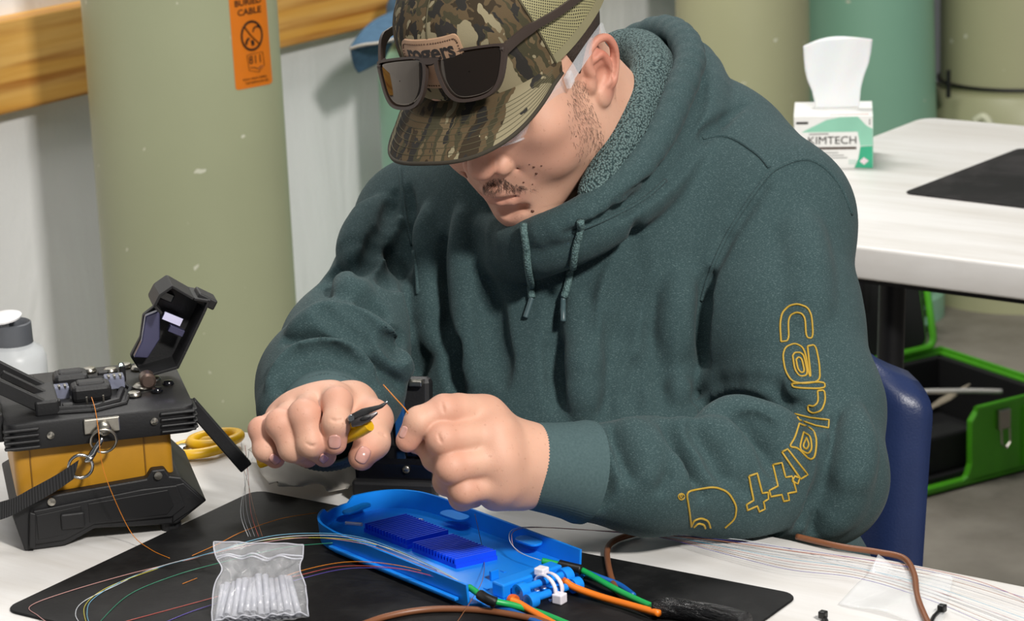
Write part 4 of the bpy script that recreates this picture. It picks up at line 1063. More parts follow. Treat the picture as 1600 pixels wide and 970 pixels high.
xz('pocket', [(58, 20), (124, 19), (130, 26), (126, 41), (58, 37)], -3.6, -2, mat('pocket_black', '#0e0e10', .5), foot, .5)
xz('pocket', [(14, 10), (36, 12), (52, 19), (52, 36), (14, 32)], -3.6, -2, mat('pocket_black_', '#101012', .5), foot, .5)
sbox('release_button', (44, -4, 24), (20, 4, 14), M_RUB, foot, 1.5)
xz('rib', [(6, 4), (11, 3), (14, 34), (9, 36)], -5, 1, M_RUB, foot)
xz('end_lug', [(128, 10), (157, 26), (140, 45), (132, 44)], -2, 3, M_RUB, foot)
for x, z in ((119, 54), (28, 42)): MB().lathe([(.0035, 0), (.0035, .002), (.001, .0024)], 12, Matrix.Rotation(math.pi / 2, 4, 'X'), S((x, -.5, z))).build('screw', M_SCREW, foot)
body_y = MB().prism([(a * .001 + .067, b * .001 + .073) for a, b in rrect(134, 128, 8, 4)], .044, .094, bev=.0015).build('body', M_YBODY, spl, smooth=30)
for x in (14, 110): sbox('panel_seam', (x, 8.6, 70), (1.2, 1, 38), mat('seam_brown', '#7d560d', .5), body_y, .2)
deck = MB().prism([(a * .001 + .074, b * .001 + .070) for a, b in rrect(160, 150, 10, 4)], .090, .114, bev=.003).build('deck', M_RUB, spl, smooth=30)
for k in range(4):
    sbox('rib', (139, -5.8, 94 + 5.2 * k), (30, 5, 2.6), M_RUB, deck, 1.2); sbox('rib', (8, -5.8, 93.5 + 5.2 * k), (30, 5, 2.6), M_RUB, deck, 1.2)
    sbox('rib', (154, 12, 94 + 5.2 * k), (5, 30, 2.6), M_RUB, deck, 1.2)
for x, z in ((32, 102), (119, 104)): MB().lathe([(.0032, 0), (.0032, .002), (.001, .0026)], 12, Matrix.Rotation(math.pi / 2, 4, 'X'), S((x, -5, z))).build('screw', M_SCREW, deck)
brk = sbox('ring_bracket', (75, -6.5, 106), (30, 4, 13), M_SCREW, spl, 1)
MB().lathe([(.006, 0), (.006, .004), (.0045, .0055), (.002, .0058)], 20, Matrix.Rotation(math.pi / 2, 4, 'X'), S((76, -8, 104))).build('pivot_bolt', M_SCREW, brk, smooth=40)
MB().tube([S((75 + 11 * math.cos(a) * (1 if math.sin(a) < 0 else .95), -12 - 2 * math.sin(a), 95 + (12 if math.sin(a) < 0 else 9) * math.sin(a))) for a in np.linspace(0, 6.283, 33)[:-1]], .0012, 8, closed=True).build('ring', M_SCREW, brk, smooth=True)
# centre well and electrodes
well = MB().tube([S(p) for p in ((38, 20, 116), (28, 50, 116), (38, 86, 116), (66, 104, 116), (92, 96, 116), (100, 62, 116), (92, 26, 116), (70, 14, 116))], .0028, 8, closed=True).build('well_rim', M_RUB, deck)
MB().tube([S(p) for p in ((32, 14, 115), (22, 50, 115), (34, 92, 115), (66, 111, 115), (98, 101, 115), (107, 62, 115), (98, 20, 115), (72, 8, 115))], .002, 8, closed=True).build('well_rim', M_RUB, deck)
for c_, d_ in (((58, 86, 121), (30, 24, 16)), ((72, 48, 121), (34, 22, 15))):
    b_ = sbox('fibre_clamp', c_, d_, M_RUB, deck, 4); sbox('clamp_lid', (c_[0], c_[1], c_[2] + 7), (d_[0] * .7, d_[1] * .6, 5), M_RUB, b_, 2)
t = NT('milky_clear'); t.base(lin('#8f93a8')); t.set(Roughness=.12, Alpha=.6); M_MILKY = t.m
for c_ in ((46, 62, 119), (94, 66, 122)):
    b_ = sbox('clear_holder', c_, (17, 14, 11), M_MILKY, deck, 1.2)
    for k in range(3): sbox('holder_pin', (c_[0] - 5 + 5 * k, c_[1] - 4, c_[2] + 5), (2, 6, 4), M_SCREW, b_, .3)
for x in (66, 80): MB().tube([S((x, 20, 114)), S((x, 20, 124))], .0009, 8).build('electrode', M_SCREW, deck)
for c_, r_ in (((118, 62, 115), 7), ((108, 40, 115), 5), ((128, 44, 115), 4), ((130, 80, 115), 4.5), ((96, 122, 115), 5), ((110, 132, 115), 5), ((120, 120, 115), 5), ((78, 130, 115), 5), ((140, 62, 115), 4)):
    MB().lathe([(r_ * .0013, 0), (r_ * .0013, .0012), (r_ * .001, .003), (r_ * .0004, .0034)], 18, c=S(c_)).build('button', M_SCREW if r_ > 4.2 else M_GLOSSB, deck, smooth=40)
# tilted holder at the left end
def bar(name, a, b, wy, wz, m, parent): 
    a, b = np.array(a, float), np.array(b, float); d_ = b - a; L_ = np.linalg.norm(d_); x_ = d_ / L_; y_ = nrm(np.cross((0, 0, 1), x_)); z_ = np.cross(x_, y_)
    return MB().box((0, 0, 0), S((L_, wy, wz)), frame(x_, y_, z_), .001).build(name, m, parent) if False else MB().box(S((a + b) / 2), S((L_, wy, wz)), frame(x_, y_, z_), .001).build(name, m, parent)
hold = bar('heater_frame', (-14, 16, 148), (34, 16, 118), 6, 12, M_RUB, spl)
bar('frame_rail', (-14, 66, 152), (34, 66, 120), 6, 12, M_RUB, hold); bar('frame_rail', (-2, 42, 146), (38, 42, 120), 4, 7, M_RUB, hold)
MB().box(S((-13, 41, 148)), S((10, 56, 10)), Matrix.Rotation(.6, 4, 'Y'), .0015).build('frame_end', M_RUB, hold); MB().box(S((32, 40, 120)), S((20, 58, 14)), None, .002).build('frame_foot', M_RUB, hold)
bar('heater_plate', (-8, 29, 139), (26, 29, 118), 14, 3, M_SCREW, hold); bar('lid_window', (2, 29, 136), (12, 29, 130), 10, 4, M_GLOSSB, hold); bar('copper_strip', (16, 29, 127), (24, 29, 122), 10, 4, mat('copper', '#8a5a34', .35, .9), hold)
MB().box(S((-10, 40, 108)), S((10, 60, 26)), None, .002).build('side_block', M_RUB, hold)
for x, y, h_ in ((40, 30, 8), (50, 24, 5), (60, 112, 6), (88, 112, 5), (20, 100, 8), (24, 118, 6)): MB().box(S((x, y, 114 + h_ / 2)), S((9, 7, h_)), None, .001).build('detail_block', M_RUB, deck)
# wind cover standing open
cvp = [(118, 122), (150, 128), (158, 142), (177, 176), (182, 186), (168, 190), (150, 203), (138, 196), (132, 186), (138, 178), (126, 170), (122, 150), (112, 134)]
cov = xz('wind_cover', cvp, 96, 104, M_RUB, spl, 1.5)
for i in (0, 1, 2, 3, 4, 5, 6, 7, 8):
    a, b = np.array(cvp[i]), np.array(cvp[i + 1]); d_ = b - a; L_ = np.linalg.norm(d_); n_ = np.array([-d_[1], d_[0]]) / L_ * 2.4
    xz('cover_wall', [tuple(a), tuple(b), tuple(b + n_), tuple(a + n_)], 62, 98, M_RUB, cov, .4)
M_VIO = mat('violet_sheen_plate', '#4a4a66', .22, .5)
xz('inner_plate', [(114, 136), (126, 134), (138, 150), (140, 176), (127, 172), (122, 150)], 84, 92, M_VIO, cov, 1)
sbox('mirror', (150, 84, 168), (18, 6, 8), mat('mirror', '#c9c8e6', .06, 1, 0), cov, .5, Matrix.Rotation(.5, 4, 'Y')); sbox('mirror', (152, 80, 158), (14, 8, 6), M_VIO, cov, .5, Matrix.Rotation(.5, 4, 'Y'))
sbox('lamp_block', (146, 82, 190), (12, 14, 8), M_GLOSSB, cov, 1, Matrix.Rotation(.5, 4, 'Y')); sbox('cover_tab', (179, 80, 184), (18, 26, 9), M_RUB, cov, 1.2, Matrix.Rotation(.55, 4, 'Y'))
MB().lathe([(.007, -.006), (.007, .006), (.005, .008)], 18, Matrix.Rotation(math.pi / 2, 4, 'X'), S((122, 60, 122))).build('hinge_knob', mat('hinge_bronze', '#6b5a52', .4, .7), cov, smooth=40)
t = NT('status_lamp'); t.base(lin('#bfffe4')); t.b.inputs['Emission Color'].default_value = (.6, 1, .85, 1); t.b.inputs['Emission Strength'].default_value = 4
MB().lathe([(.0016, 0), (.0014, .002), (.0004, .003)], 10, c=S((103, 92, 127))).build('status_lamp', t.m, deck); sbox('lamp_post', (104, 96, 121), (5, 12, 14), M_RUB, deck, 1)
MB().box(S((176, 30, 74)), S((12, 10, 78)), Matrix.Rotation(math.radians(-35), 4, 'Y'), .0012).build('support_arm', M_RUB, spl)
# ---- carry strap
spi = np.array(SPM.to_3x3()); SW = lambda v: G0 + spi @ (np.array(v, float) * .001)
strap = empty('carry_strap'); tag(strap, 'black webbing strap with a silver swivel clip hooked on the splicer', 'strap')
M_WEB = NT('webbing'); wv = M_WEB.n('ShaderNodeTexWave'); wv.inputs['Scale'].default_value = 180; M_WEB.l(M_WEB.obj(), wv.inputs[0]); M_WEB.base(M_WEB.mix(wv.outputs[0], lin('#0f0f10'), lin('#29292b'))); M_WEB.set(Roughness=.8); M_WEB.bump(wv.outputs[0], .6, .001); M_WEB = M_WEB.m
cl = spline([SW((50, -14, 72)), SW((32, -14, 62)), SW((10, -13, 52)), SW((-12, -8, 42)), SW((-60, 10, 30))], 6); wd = SW((0.35, 0, 1)) - G0; wd = nrm(wd) * .0085; nn_ = nrm(np.cross(cl[-1] - cl[0], wd)) * .0013
MB().grid([[p + wd + nn_, p - wd + nn_, p - wd - nn_, p + wd - nn_, p + wd + nn_] for p in cl]).build('webbing', M_WEB, strap, smooth=40)
ringc = SW((54, -13, 74)); MB().tube([ringc + (SW((math.cos(a) * 10, 0, math.sin(a) * 10)) - G0) for a in np.linspace(0, 6.283, 29)[:-1]], .0014, 8, closed=True).build('strap_ring', M_CHROME, strap, smooth=True)
MB().tube(spline([SW((62, -14, 80)), SW((66, -14, 86)), SW((71, -14.5, 93)), SW((74, -14, 97))], 5), [.0016, .002, .0026, .003, .003, .0028, .0026, .0026, .0026, .0026, .0026, .0024, .0022, .002, .0018, .0015], 10).build('swivel_clip', M_CHROME, strap, smooth=True)
MB().lathe([(.0035, 0), (.004, .002), (.0035, .005)], 14, frame(SPX, np.cross(nrm(SW((.6, 0, .8)) - G0), SPX), nrm(SW((.6, 0, .8)) - G0)), SW((60, -14, 78))).build('swivel', M_CHROME, strap, smooth=True)

# ---- alcohol bottle behind the splicer
bp = W(22, 560, 2.62); bz = TZ
bot = empty('dispenser_bottle', (bp[0], bp[1], bz)); tag(bot, 'translucent pump bottle with a grey collar behind the splicer', 'bottle')
hz = lambda py: W(22, py, 2.62)[2] - bz
t = NT('frosted_bottle'); t.base(lin('#d5d9dc')); t.set(Roughness=.35, Alpha=.62); t.b.inputs['Transmission Weight'].default_value = 0; M_FROST = t.m
zc, zs, zn = hz(488), hz(500), hz(540)
MB().lathe([(.030, 0), (.033, .004), (.033, zn - .012), (.030, zn - .003), (.022, zn + .002), (.02, zn + .006)], 40, c=(0, 0, 0)).build('bottle_body', M_FROST, bot, smooth=40)
MB().lathe([(.020, zn), (.021, zn + .002), (.0205, zs), (.019, zs + .001), (.016, zs - .003), (.014, zs - .008)], 36).build('collar', mat('grey_collar', '#55585e', .5), bot, smooth=40)
MB().lathe([(.004, zs - .01), (.0045, zc - .002), (.0185, zc), (.0192, zc + .002), (.012, zc + .0035), (.001, zc + .004)], 32, Matrix.Rotation(.12, 4, 'X')).build('pump_disc', mat('white_pump', '#e4e4e6', .35), bot, smooth=40)

# ---- black cleaver with a blue pad, behind the hands
ka = ztab(556, 782); kx = nrm(ztab(692, 787) - ka); ky = np.array([-kx[1], kx[0], 0])
clv = empty('fibre_cleaver'); clv.matrix_world = frame(kx, ky, UP, ka); tag(clv, 'black desktop fibre cleaver with a blue pad, behind the two hands', 'cleaver')
def kb(name, c, d, m, parent=clv, bev=1.5, rot=None): return MB().box(S(c), S(d), rot, bev * .001).build(name, m, parent)
kb('body', (36, 34, 19), (74, 62, 38), M_GLOSSB, bev=4); kb('front_step', (36, 2, 10), (76, 14, 20), M_RUB, bev=3)
ld = kb('lid', (30, 52, 66), (60, 14, 66), M_RUB, bev=5, rot=Matrix.Rotation(-.15, 4, 'X')); kb('blue_pad', (33, 41, 62), (9, 6, 40), mat('blue_pad', '#1c4f86', .4), ld, 1.2)
kb('lid_hinge', (48, 46, 96), (12, 8, 5), M_SCREW, ld, 1)
hd = kb('blade_head', (58, 24, 46), (28, 30, 18), M_GLOSSB, bev=3)
for c_, r_ in (((54, 6, 46), 2.6), ((60, 6, 44), 2), ((47, 3, 30), 3.4)): MB().lathe([(r_ * .001, 0), (r_ * .001, .002), (r_ * .0006, .003)], 14, Matrix.Rotation(math.pi / 2, 4, 'X'), S(c_)).build('screw', M_SCREW, clv, smooth=40)

# ---- crumpled wipe
def sheet(name, px_quad, nu, nv, hfun, m, rag=0):
    A, B, C_, D_ = [ztab(*p, .001) for p in px_quad]; G = []
    for i in range(nu):
        u = i / (nu - 1); row = []
        for j in range(nv):
            v = j / (nv - 1); p = (A * (1 - u) + B * u) * (1 - v) + (D_ * (1 - u) + C_ * u) * v
            p = p + np.array([0, 0, hfun(u, v)]);
            if rag and (v > .98 or u > .98): p = p + E2 * .006 * math.sin(u * 23 + 2 * math.sin(u * 9)) * rag
            row.append(p)
        G.append(row)
    o = MB().grid(G).build(name, m, smooth=True); o.modifiers.new('th', 'SOLIDIFY').thickness = .0006; return o
def crk(u, v):
    return .003 + .007 * abs(math.sin(3.2 * u + 2.4 * v + 1.1 * math.sin(4 * v + 1))) + .005 * abs(math.sin(7.5 * u - 5 * v)) + .010 * max(0, math.sin(3.1 * u)) * (1 - v) 
t = NT('grey_wipe'); t.base(t.mix(t.noise(t.obj(), 60, 4), lin('#aaa59c'), lin('#bdb8b0'))); t.set(Roughness=.85, Transmission_Weight=0); t.bump(t.noise(t.obj(), 50, 3), .3, .002); M_WIPE = t.m
o = sheet('cleaning_wipe', [(388, 716), (600, 700), (598, 772), (422, 780)], 40, 24, crk, M_WIPE, 1); tag(o, 'crumpled pale grey wipe lying under the fist with cutters', 'wipe')

# ---- scissors
sc_ = empty('scissors'); tag(sc_, 'yellow handled scissors lying behind the splicer', 'scissors')
def lp(c, rx, ry, ang, z=.008):
    o_ = ztab(*c); d1 = nrm(ztab(c[0] + 10, c[1] + ang) - o_); d2 = np.array([-d1[1], d1[0], 0]); return [o_ + d1 * rx * math.cos(a) + d2 * ry * math.sin(a) + UP * z for a in np.linspace(0, 6.283, 29)[:-1]]
MB().tube(lp((312, 712), .026, .017, -2), .005, 10, closed=True).build('handle', M_YELLOW, sc_, smooth=True); MB().tube(lp((338, 704), .024, .016, -2, .012), .005, 10, closed=True).build('handle', M_YELLOW, sc_, smooth=True)
b0, b1 = ztab(296, 706, .010), ztab(225, 700, .006); bd = nrm(np.cross(UP, b1 - b0)) * .007
MB().grid([[b0 + bd, b0 - bd], [b0 * .5 + b1 * .5 + bd, b0 * .5 + b1 * .5 - bd], [b1 + bd * .1, b1 - bd * .1]]).build('blade', M_STEEL, sc_).modifiers.new('t', 'SOLIDIFY').thickness = .002
p_ = ztab(282, 698, .009); MB().lathe([(.007, 0), (.007, .002), (.003, .003)], 18, c=p_).build('pivot', M_CHROME, sc_, smooth=40)

# ---- blue splice tray
tA = ztab(521, 862); tT = nrm(ztab(732, 950) - tA); tN = np.array([-tT[1], tT[0], 0]); TRM = frame(tT, tN, UP, tA + UP * MATT)
tray = empty('splice_tray'); tray.matrix_world = TRM; tag(tray, 'bright blue plastic splice tray on the black mat', 'tray')
t = NT('blue_plastic'); t.base(t.mix(t.noise(t.obj(), 30, 3), lin('#0a7be2'), lin('#1b8ef0'))); t.set(Roughness=.32); M_BLUE = t.m; M_COMB = mat('deep_blue_plastic', '#0d49e6', .35, 0, .03)
out = [(184, -4), (10, -5), (-18, 1), (-38, 17), (-49, 42), (-48, 70), (-38, 92), (-18, 105), (8, 109), (186, 112)]
outs = [out[0]] + [tuple(p) for p in spline(out[1:9], 5)] + [out[9]]
floor_ = outs + [(200, 104), (208, 84), (203, 36), (200, 18)]
MB().prism([S(p) for p in floor_], .001, .004, bev=.0004).build('tray_floor', M_BLUE, tray, smooth=30)
MB().prism([S((x * .9 + 7, y * .86 + 7)) for x, y in outs], 0.0003, .0012).build('underside', M_BLUE, tray)
n_ = len(outs); P2 = np.array(outs); Tn = np.gradient(P2, axis=0); Tn /= np.linalg.norm(Tn, axis=1, keepdims=True); Nn = np.stack([-Tn[:, 1], Tn[:, 0]], 1)
if (P2[1] + Nn[1] * 5)[1] > P2[1][1]: Nn = -Nn
hts = np.full(n_, 20.0); hts[-1] = 18
Gw = []
for i in range(n_):
    a = P2[i]; b = P2[i] - Nn[i] * 2.2; h_ = hts[i] - (5 if 12 < i < 19 else 0)
    Gw.append([S((a[0], a[1], 1)), S((a[0] + Nn[i][0] * 1.5, a[1] + Nn[i][1] * 1.5, h_)), S((b[0] + Nn[i][0] * 1.5, b[1] + Nn[i][1] * 1.5, h_)), S((b[0], b[1], 1)), S((a[0], a[1], 1))])
mb = MB().grid(Gw); mb.f.append(tuple(range(4))); mb.f.append(tuple((n_ - 1) * 5 + k for k in range(4)))
MB_ = mb.build('side_wall', M_BLUE, tray, smooth=35)
MB().box(S((90, -7.2, 6)), S((168, 4, 2.5)), None, .0006).build('outer_flange', M_BLUE, tray)
def ttab(c, w_, d_, ang, z=12):
    MB().prism([S(p) for p in rrect(w_, d_, min(w_, d_) * .45, 4)], 0, .002, Matrix.Translation(S((c[0], c[1], z))) @ Matrix.Rotation(math.radians(ang), 4, 'Z'), .0004).build('retaining_tab', M_BLUE, tray)
ttab((-33, 50), 30, 10, 98, 14); ttab((40, 99), 30, 14, 3, 13); ttab((132, 103), 26, 13, 3, 13); ttab((40, 4), 24, 10, 0, 13); ttab((120, 4), 24, 10, 0, 13)
for nm, x0, x1, y0, y1, sk in (('comb', -6, 54, 37, 77, 6), ('comb', 60, 118, 37, 74, 8)):
    cb = MB().prism([S(p) for p in ((x0, y0), (x1, y0), (x1 + sk, y1), (x0 + sk, y1))], .004, .0075).build('splice_comb', M_COMB, tray); N_ = 15
    for k in range(N_):
        xx = x0 + (x1 - x0) * (k + .5) / N_
        MB().prism([S(p) for p in ((xx - .9, y0), (xx + .9, y0), (xx + .9 + sk, y1), (xx - .9 + sk, y1))], .0072, .0122, bev=.0003, seg=1).build('comb_rib', M_COMB, cb)
for p0, p1 in (((-26, 33), (-10, 38)), ((2, 76), (20, 80))):
    o = MB().tube([S((*p0, 8)), S((*p1, 9.5))], .0016, 10).build('splice_protector', mat('white_sleeve', '#d9dde6', .3), smooth=40, mw=TRM); tag(o, 'short white splice protector at the %s end of the blue comb' % ('near' if p0[0] < 0 else 'far'), 'sleeve', 'splice protectors in the tray')
# clamp end
kl = MB().box(S((190, 52, 10)), S((14, 62, 12)), None, .0015).build('clamp_block', M_BLUE, tray)
for y in (32, 78): MB().lathe([(.007, -.004), (.0075, 0), (.007, .004)], 18, Matrix.Rotation(math.pi / 2, 4, 'X'), S((206, y, 10))).build('clamp_cheek', M_BLUE, kl, smooth=40); MB().lathe([(.006, -.004), (.0065, 0), (.006, .004)], 18, Matrix.Rotation(math.pi / 2, 4, 'X'), S((218, y, 6))).build('clamp_cheek', M_BLUE, kl, smooth=40)
for c_ in ((206, 12), (218, 7)): MB().tube([S((c_[0], 28, c_[1])), S((c_[0], 82, c_[1]))], .0032, 12).build('clamp_rod', M_BLUE, kl, smooth=40)
for x, y in ((160, 20), (170, 26), (164, 88), (176, 94), (150, 60)): MB().box(S((x, y, 4.3)), S((5, 2.4, 1)), None, 0).build('slot_rib', M_BLUE, tray)
MB().box(S((158, 44, 8)), S((3, 8, 8)), None, .0006).build('post', M_BLUE, tray); MB().box(S((196, 98, 5)), S((16, 10, 3)), None, .0006).build('end_tongue', M_BLUE, tray); MB().box(S((188, 12, 2)), S((22, 14, 2.5)), None, .0006).build('end_tongue', M_BLUE, tray)
TRW = lambda x, y, z: np.array(TRM @ Vector(S((x, y, z))))
# white cable tie around the clamp
zt = empty('cable_tie'); tag(zt, 'white cable tie strapped around the blue tray clamp', 'cable tie'); M_WTIE = mat('white_nylon', '#e6e2ea', .35)
for dy in (52, 59):
    MB().tube([TRW(212 + 12 * math.cos(a), dy, 9 + 10.5 * math.sin(a)) for a in np.linspace(0, 6.283, 25)[:-1]], .0022, 6, closed=True, flat=.5).build('tie_loop', M_WTIE, zt, smooth=40)
MB().box(TRW(203, 56, 20), (.009, .009, .006), None, .001).build('tie_head', M_WTIE, zt); MB().box(TRW(226, 54, 4), (.009, .009, .008), None, .001).build('tie_head', M_WTIE, zt)

# ---- cables
def cable(name, pts, r, m, label, cat='cable', parent=None, group=None, n=10):
    P = spline([ztab(p[0], p[1], r + MATT + (p[2] if len(p) > 2 else 0) * .001) for p in pts], 8)
    o = MB().tube(P, r, n).build(name, m, parent, smooth=True)
    if label: tag(o, label, cat, group)
    return o
M_GRN, M_ORG, M_BRN, M_BLK = mat('green_jacket', '#17a14f', .4), mat('orange_jacket', '#e8791a', .4), mat('brown_jacket', '#7a4c31', .4), mat('black_wrap', '#141414', .4, 0, .1, 80, .3, 200); M_BLJ = mat('blue_jacket', '#145aa8', .4)
cable('green_cable', [(733, 917, 12), (752, 930, 10), (768, 938, 8), (800, 945, 4), (845, 958), (890, 976)], .0026, M_GRN, 'green cable leaving the near side of the tray')
cable('green_cable', [(847, 876, 12), (870, 881, 10), (905, 889, 8), (950, 914, 5), (985, 932, 3), (1032, 953, 4)], .0026, M_GRN, 'green cable running from the far side of the tray to the black wrap')
for l_ in ([(750, 929, 10), (762, 936, 9), (775, 941, 7)], [(874, 882, 10), (890, 886, 9), (908, 890, 8)]):
    o = cable('tape_wrap', l_, .0042, M_BLK, 'black tape wrapped round the green cable at the %s' % ('near tray corner' if l_[0][0] < 800 else 'far tray corner'), 'tape')
cable('orange_cable', [(884, 908, 8), (897, 917, 5), (935, 931, 2), (980, 944, 2), (1030, 958, 4)], .0028, M_ORG, 'orange cable from the tray clamp to the black wrap')
cable('orange_cable', [(798, 937, 6), (812, 943, 4), (835, 957, 1), (868, 976)], .0028, M_ORG, 'orange cable leaving the tray at the bottom edge')
M_ORING = mat('orange_ring', '#d9601a', .4)
for c_ in ((886, 909, 9), (802, 938, 7)):
    q = ztab(c_[0], c_[1], c_[2] * .001); o = MB().lathe([(.0045, -.003), (.0052, 0), (.0045, .003)], 18, frame(np.cross(UP, tT), UP, tT), q).build('grommet', M_ORING, smooth=40); tag(o, 'orange grommet at the %s of the tray clamp' % ('far side' if c_[0] > 850 else 'near side'), 'grommet')
cable('brown_cable', [(560, 978), (600, 964), (650, 954), (700, 951), (760, 954), (830, 966), (870, 978)], .0027, M_BRN, 'brown cable curving along the bottom edge in front of the tray')
cable('brown_cable', [(1000, 832, -1), (965, 842, -1), (949, 858), (953, 895), (966, 925), (988, 938)], .0026, M_BRN, 'brown cable looping behind the right end of the tray')
cable('brown_cable', [(1245, 838, 0), (1310, 853, 0), (1370, 862, -1), (1412, 872, -1), (1428, 897, -1), (1434, 935, -1), (1452, 978, -1)], .0026, M_BRN, 'brown cable crossing the white table on the right')
cable('blue_cable', [(905, 890, 4), (940, 903, 2), (968, 914), (990, 930)], .0024, M_BLJ, 'blue cable behind the green one at the far tray corner'); cable('blue_cable', [(768, 945, 2), (800, 955), (850, 976)], .0024, M_BLJ, 'blue cable leaving the near tray corner')
t = NT('shrink_tube'); t.base(lin('#101011')); t.set(Roughness=.25); t.bump(t.noise(t.obj((1, 4, 4)), 60, 4, .6, 1), .9, .003); M_SHR = t.m
P = spline([ztab(x, y, .009) for x, y in ((1018, 951), (1050, 951), (1090, 957), (1130, 964), (1165, 974))], 6); o = MB().tube(P, [.0055 + .0032 * min(1, i / 4) for i in range(len(P))], 14).build('shrink_sleeve', M_SHR, smooth=True); tag(o, 'thick black shrink sleeve gathering green and orange cables', 'sleeve')
for pts, lab in (([(1452, 978), (1460, 962), (1472, 950)], 'black cable tie beside the brown cable on the right'), ([(1286, 960), (1291, 969), (1293, 980)], 'black cable tie at the bottom edge beside the mat')):
    z_ = empty('cable_tie'); tag(z_, lab, 'cable tie'); MB().tube([ztab(*p, .003) for p in pts], .0016, 6).build('tie_strap', M_BLK, z_)
    q = pts[-1] if pts[-1][1] < 970 else pts[0]; MB().box(ztab(q[0], q[1], .0045), (.006, .006, .006), None, .001).build('tie_head', M_BLK, z_)

# ---- clear sheet on the right
t = NT('clear_film'); t.base((.92, .94, .96)); t.set(Roughness=.08, Alpha=.22); t.b.inputs['Specular IOR Level'].default_value = .7; t.bump(t.noise(t.obj(), 25, 3), .2, .004); M_FILM = t.m
def flm(u, v): return .002 + .0015 * math.sin(9 * u + 4 * v) + .010 * max(0, 1 - 5 * u) * max(0, 1 - 4 * v)
o = sheet('plastic_pouch', [(1372, 888), (1490, 905), (1470, 985), (1310, 945)], 26, 20, flm, M_FILM); tag(o, 'empty clear plastic pouch lying flat on the right of the table', 'pouch')

# ---- bag of splice sleeves
bag = empty('zip_bag'); tag(bag, 'clear zip bag of splice sleeves lying on the black mat', 'bag')
bTL, bTR, bBR, bBL = ztab(334, 847, .046), ztab(474, 851, .046), ztab(482, 962, .007), ztab(331, 972, .007)
bup = nrm(np.cross(bTR - bTL, bBL - bTL)); bup = bup if bup[2] > 0 else -bup
def bag_pt(u, v, side):                                    # u across 0..1, v 0 top..1 bottom
    pin = .10 * math.exp(-((v - .36) / .16) ** 2); uu = .5 + (u - .5) * (1 - 2 * pin * (1 if u < .5 else .55))
    p = (bTL * (1 - uu) + bTR * uu) * (1 - v) + (bBL * (1 - uu) + bBR * uu) * v
    th = .0075 * max(0, (v - .22) / .78) ** .6 * math.sin(math.pi * u) ** .5 * (1 if v < .97 else .5) + .0006
    wr = .0022 * math.sin(17 * u + 9 * v + 3 * math.sin(6 * v)) * math.sin(11 * v - 6 * u) + .0014 * math.sin(31 * u * v + 12 * u)
    wr *= (1 if v > .16 else .35)
    return p + bup * (side * th + wr * (1 if side > 0 else .4))
t = NT('bag_film'); t.base((.9, .91, .95)); t.set(Roughness=.07, Alpha=.17); t.b.inputs['Specular IOR Level'].default_value = 1.0; t.b.inputs['Coat Weight'].default_value = .8
b1 = t.bump(t.noise(t.obj(), 85, 4, .6, 1.2), .7, .004); M_BAG = t.m
us, vs2 = np.linspace(0, 1, 40), np.linspace(0, 1, 44)
MB().grid([[bag_pt(u, v, 1) for v in vs2] for u in us]).build('front_film', M_BAG, bag, smooth=True); MB().grid([[bag_pt(u, v, -1) for v in vs2] for u in us]).build('back_film', M_BAG, bag, smooth=True)
t = NT('zip_film'); t.base(lin('#dfe0ea')); t.set(Roughness=.15, Alpha=.5); M_ZIP = t.m
for v in (.17, .20): MB().tube([bag_pt(u, v, 1) for u in us], .0007, 6).build('zip_seal', M_ZIP, bag, smooth=True)
MB().tube([bag_pt(u, 0, 1) for u in us] + [bag_pt(1, v, 1) for v in vs2] + [bag_pt(u, 1, 1) for u in us[::-1]] + [bag_pt(0, v, 1) for v in vs2[::-1]], .0006, 5).build('bag_edge', M_ZIP, bag, smooth=True)
t = NT('clear_sleeve'); t.base(lin('#d8dae4')); t.set(Roughness=.15, Alpha=.42); M_SLV = t.m
for k in range(24):
    lay = k // 13; u = .06 + .88 * ((k % 13) + .5 * lay) / 12.6; v0, v1 = .52 + .04 * random.random() - .10 * u, .975 - .012 * random.random()
    a = bag_pt(u * .9 + .05 + random.uniform(-.02, .02), v0, (-.35 if lay == 0 else .4)); b = bag_pt(u, v1, (-.5 if lay == 0 else .5)); 
    o = MB().tube([a, b], .0023, 10, caps=False).build('splice_sleeve', M_SLV, smooth=True); tag(o, 'clear splice sleeve inside the zip bag', 'sleeve', 'sleeves in the zip bag')
    o.modifiers.new('t', 'SOLIDIFY').thickness = -.0006

# ---- bare fibres
FC = {'white': '#c9cdd2', 'pink': '#b98a85', 'aqua': '#6fa9c4', 'yellow': '#b9b04a', 'green': '#2f7f62', 'orange': '#c9781f', 'red': '#a8483f', 'violet': '#54469a', 'brown': '#8a5a3a', 'grey': '#8d8f96'}
FM = {k: mat('fibre_' + k, v, .35, 0, 0) for k, v in FC.items()}
def fibre(col, pts, label, r=.00032, z=.0006):
    P = spline([ztab(p[0], p[1], MATT + z + (p[2] if len(p) > 2 else 0) * .001) for p in pts], 10)
    o = MB().tube(P, r, 5).build('optical_fibre', FM[col], smooth=True); tag(o, label, 'fibre', 'bare optical fibres'); return o
fibre('pink', [(735, 917, 13), (690, 895, 15), (630, 872, 18), (570, 850, 21), (490, 840, 22), (420, 846, 22), (330, 865, 12), (300, 873), (200, 897), (100, 926), (47, 947), (60, 962), (85, 980)], 'pinkish fibre running to the left corner of the mat')
fibre('white', [(735, 917, 13), (680, 888, 16), (620, 862, 20), (560, 842, 22), (500, 836, 22), (420, 842, 22), (330, 864, 12), (240, 888), (180, 915), (130, 940), (118, 960), (130, 980)], 'white fibre sweeping round to the lower left')
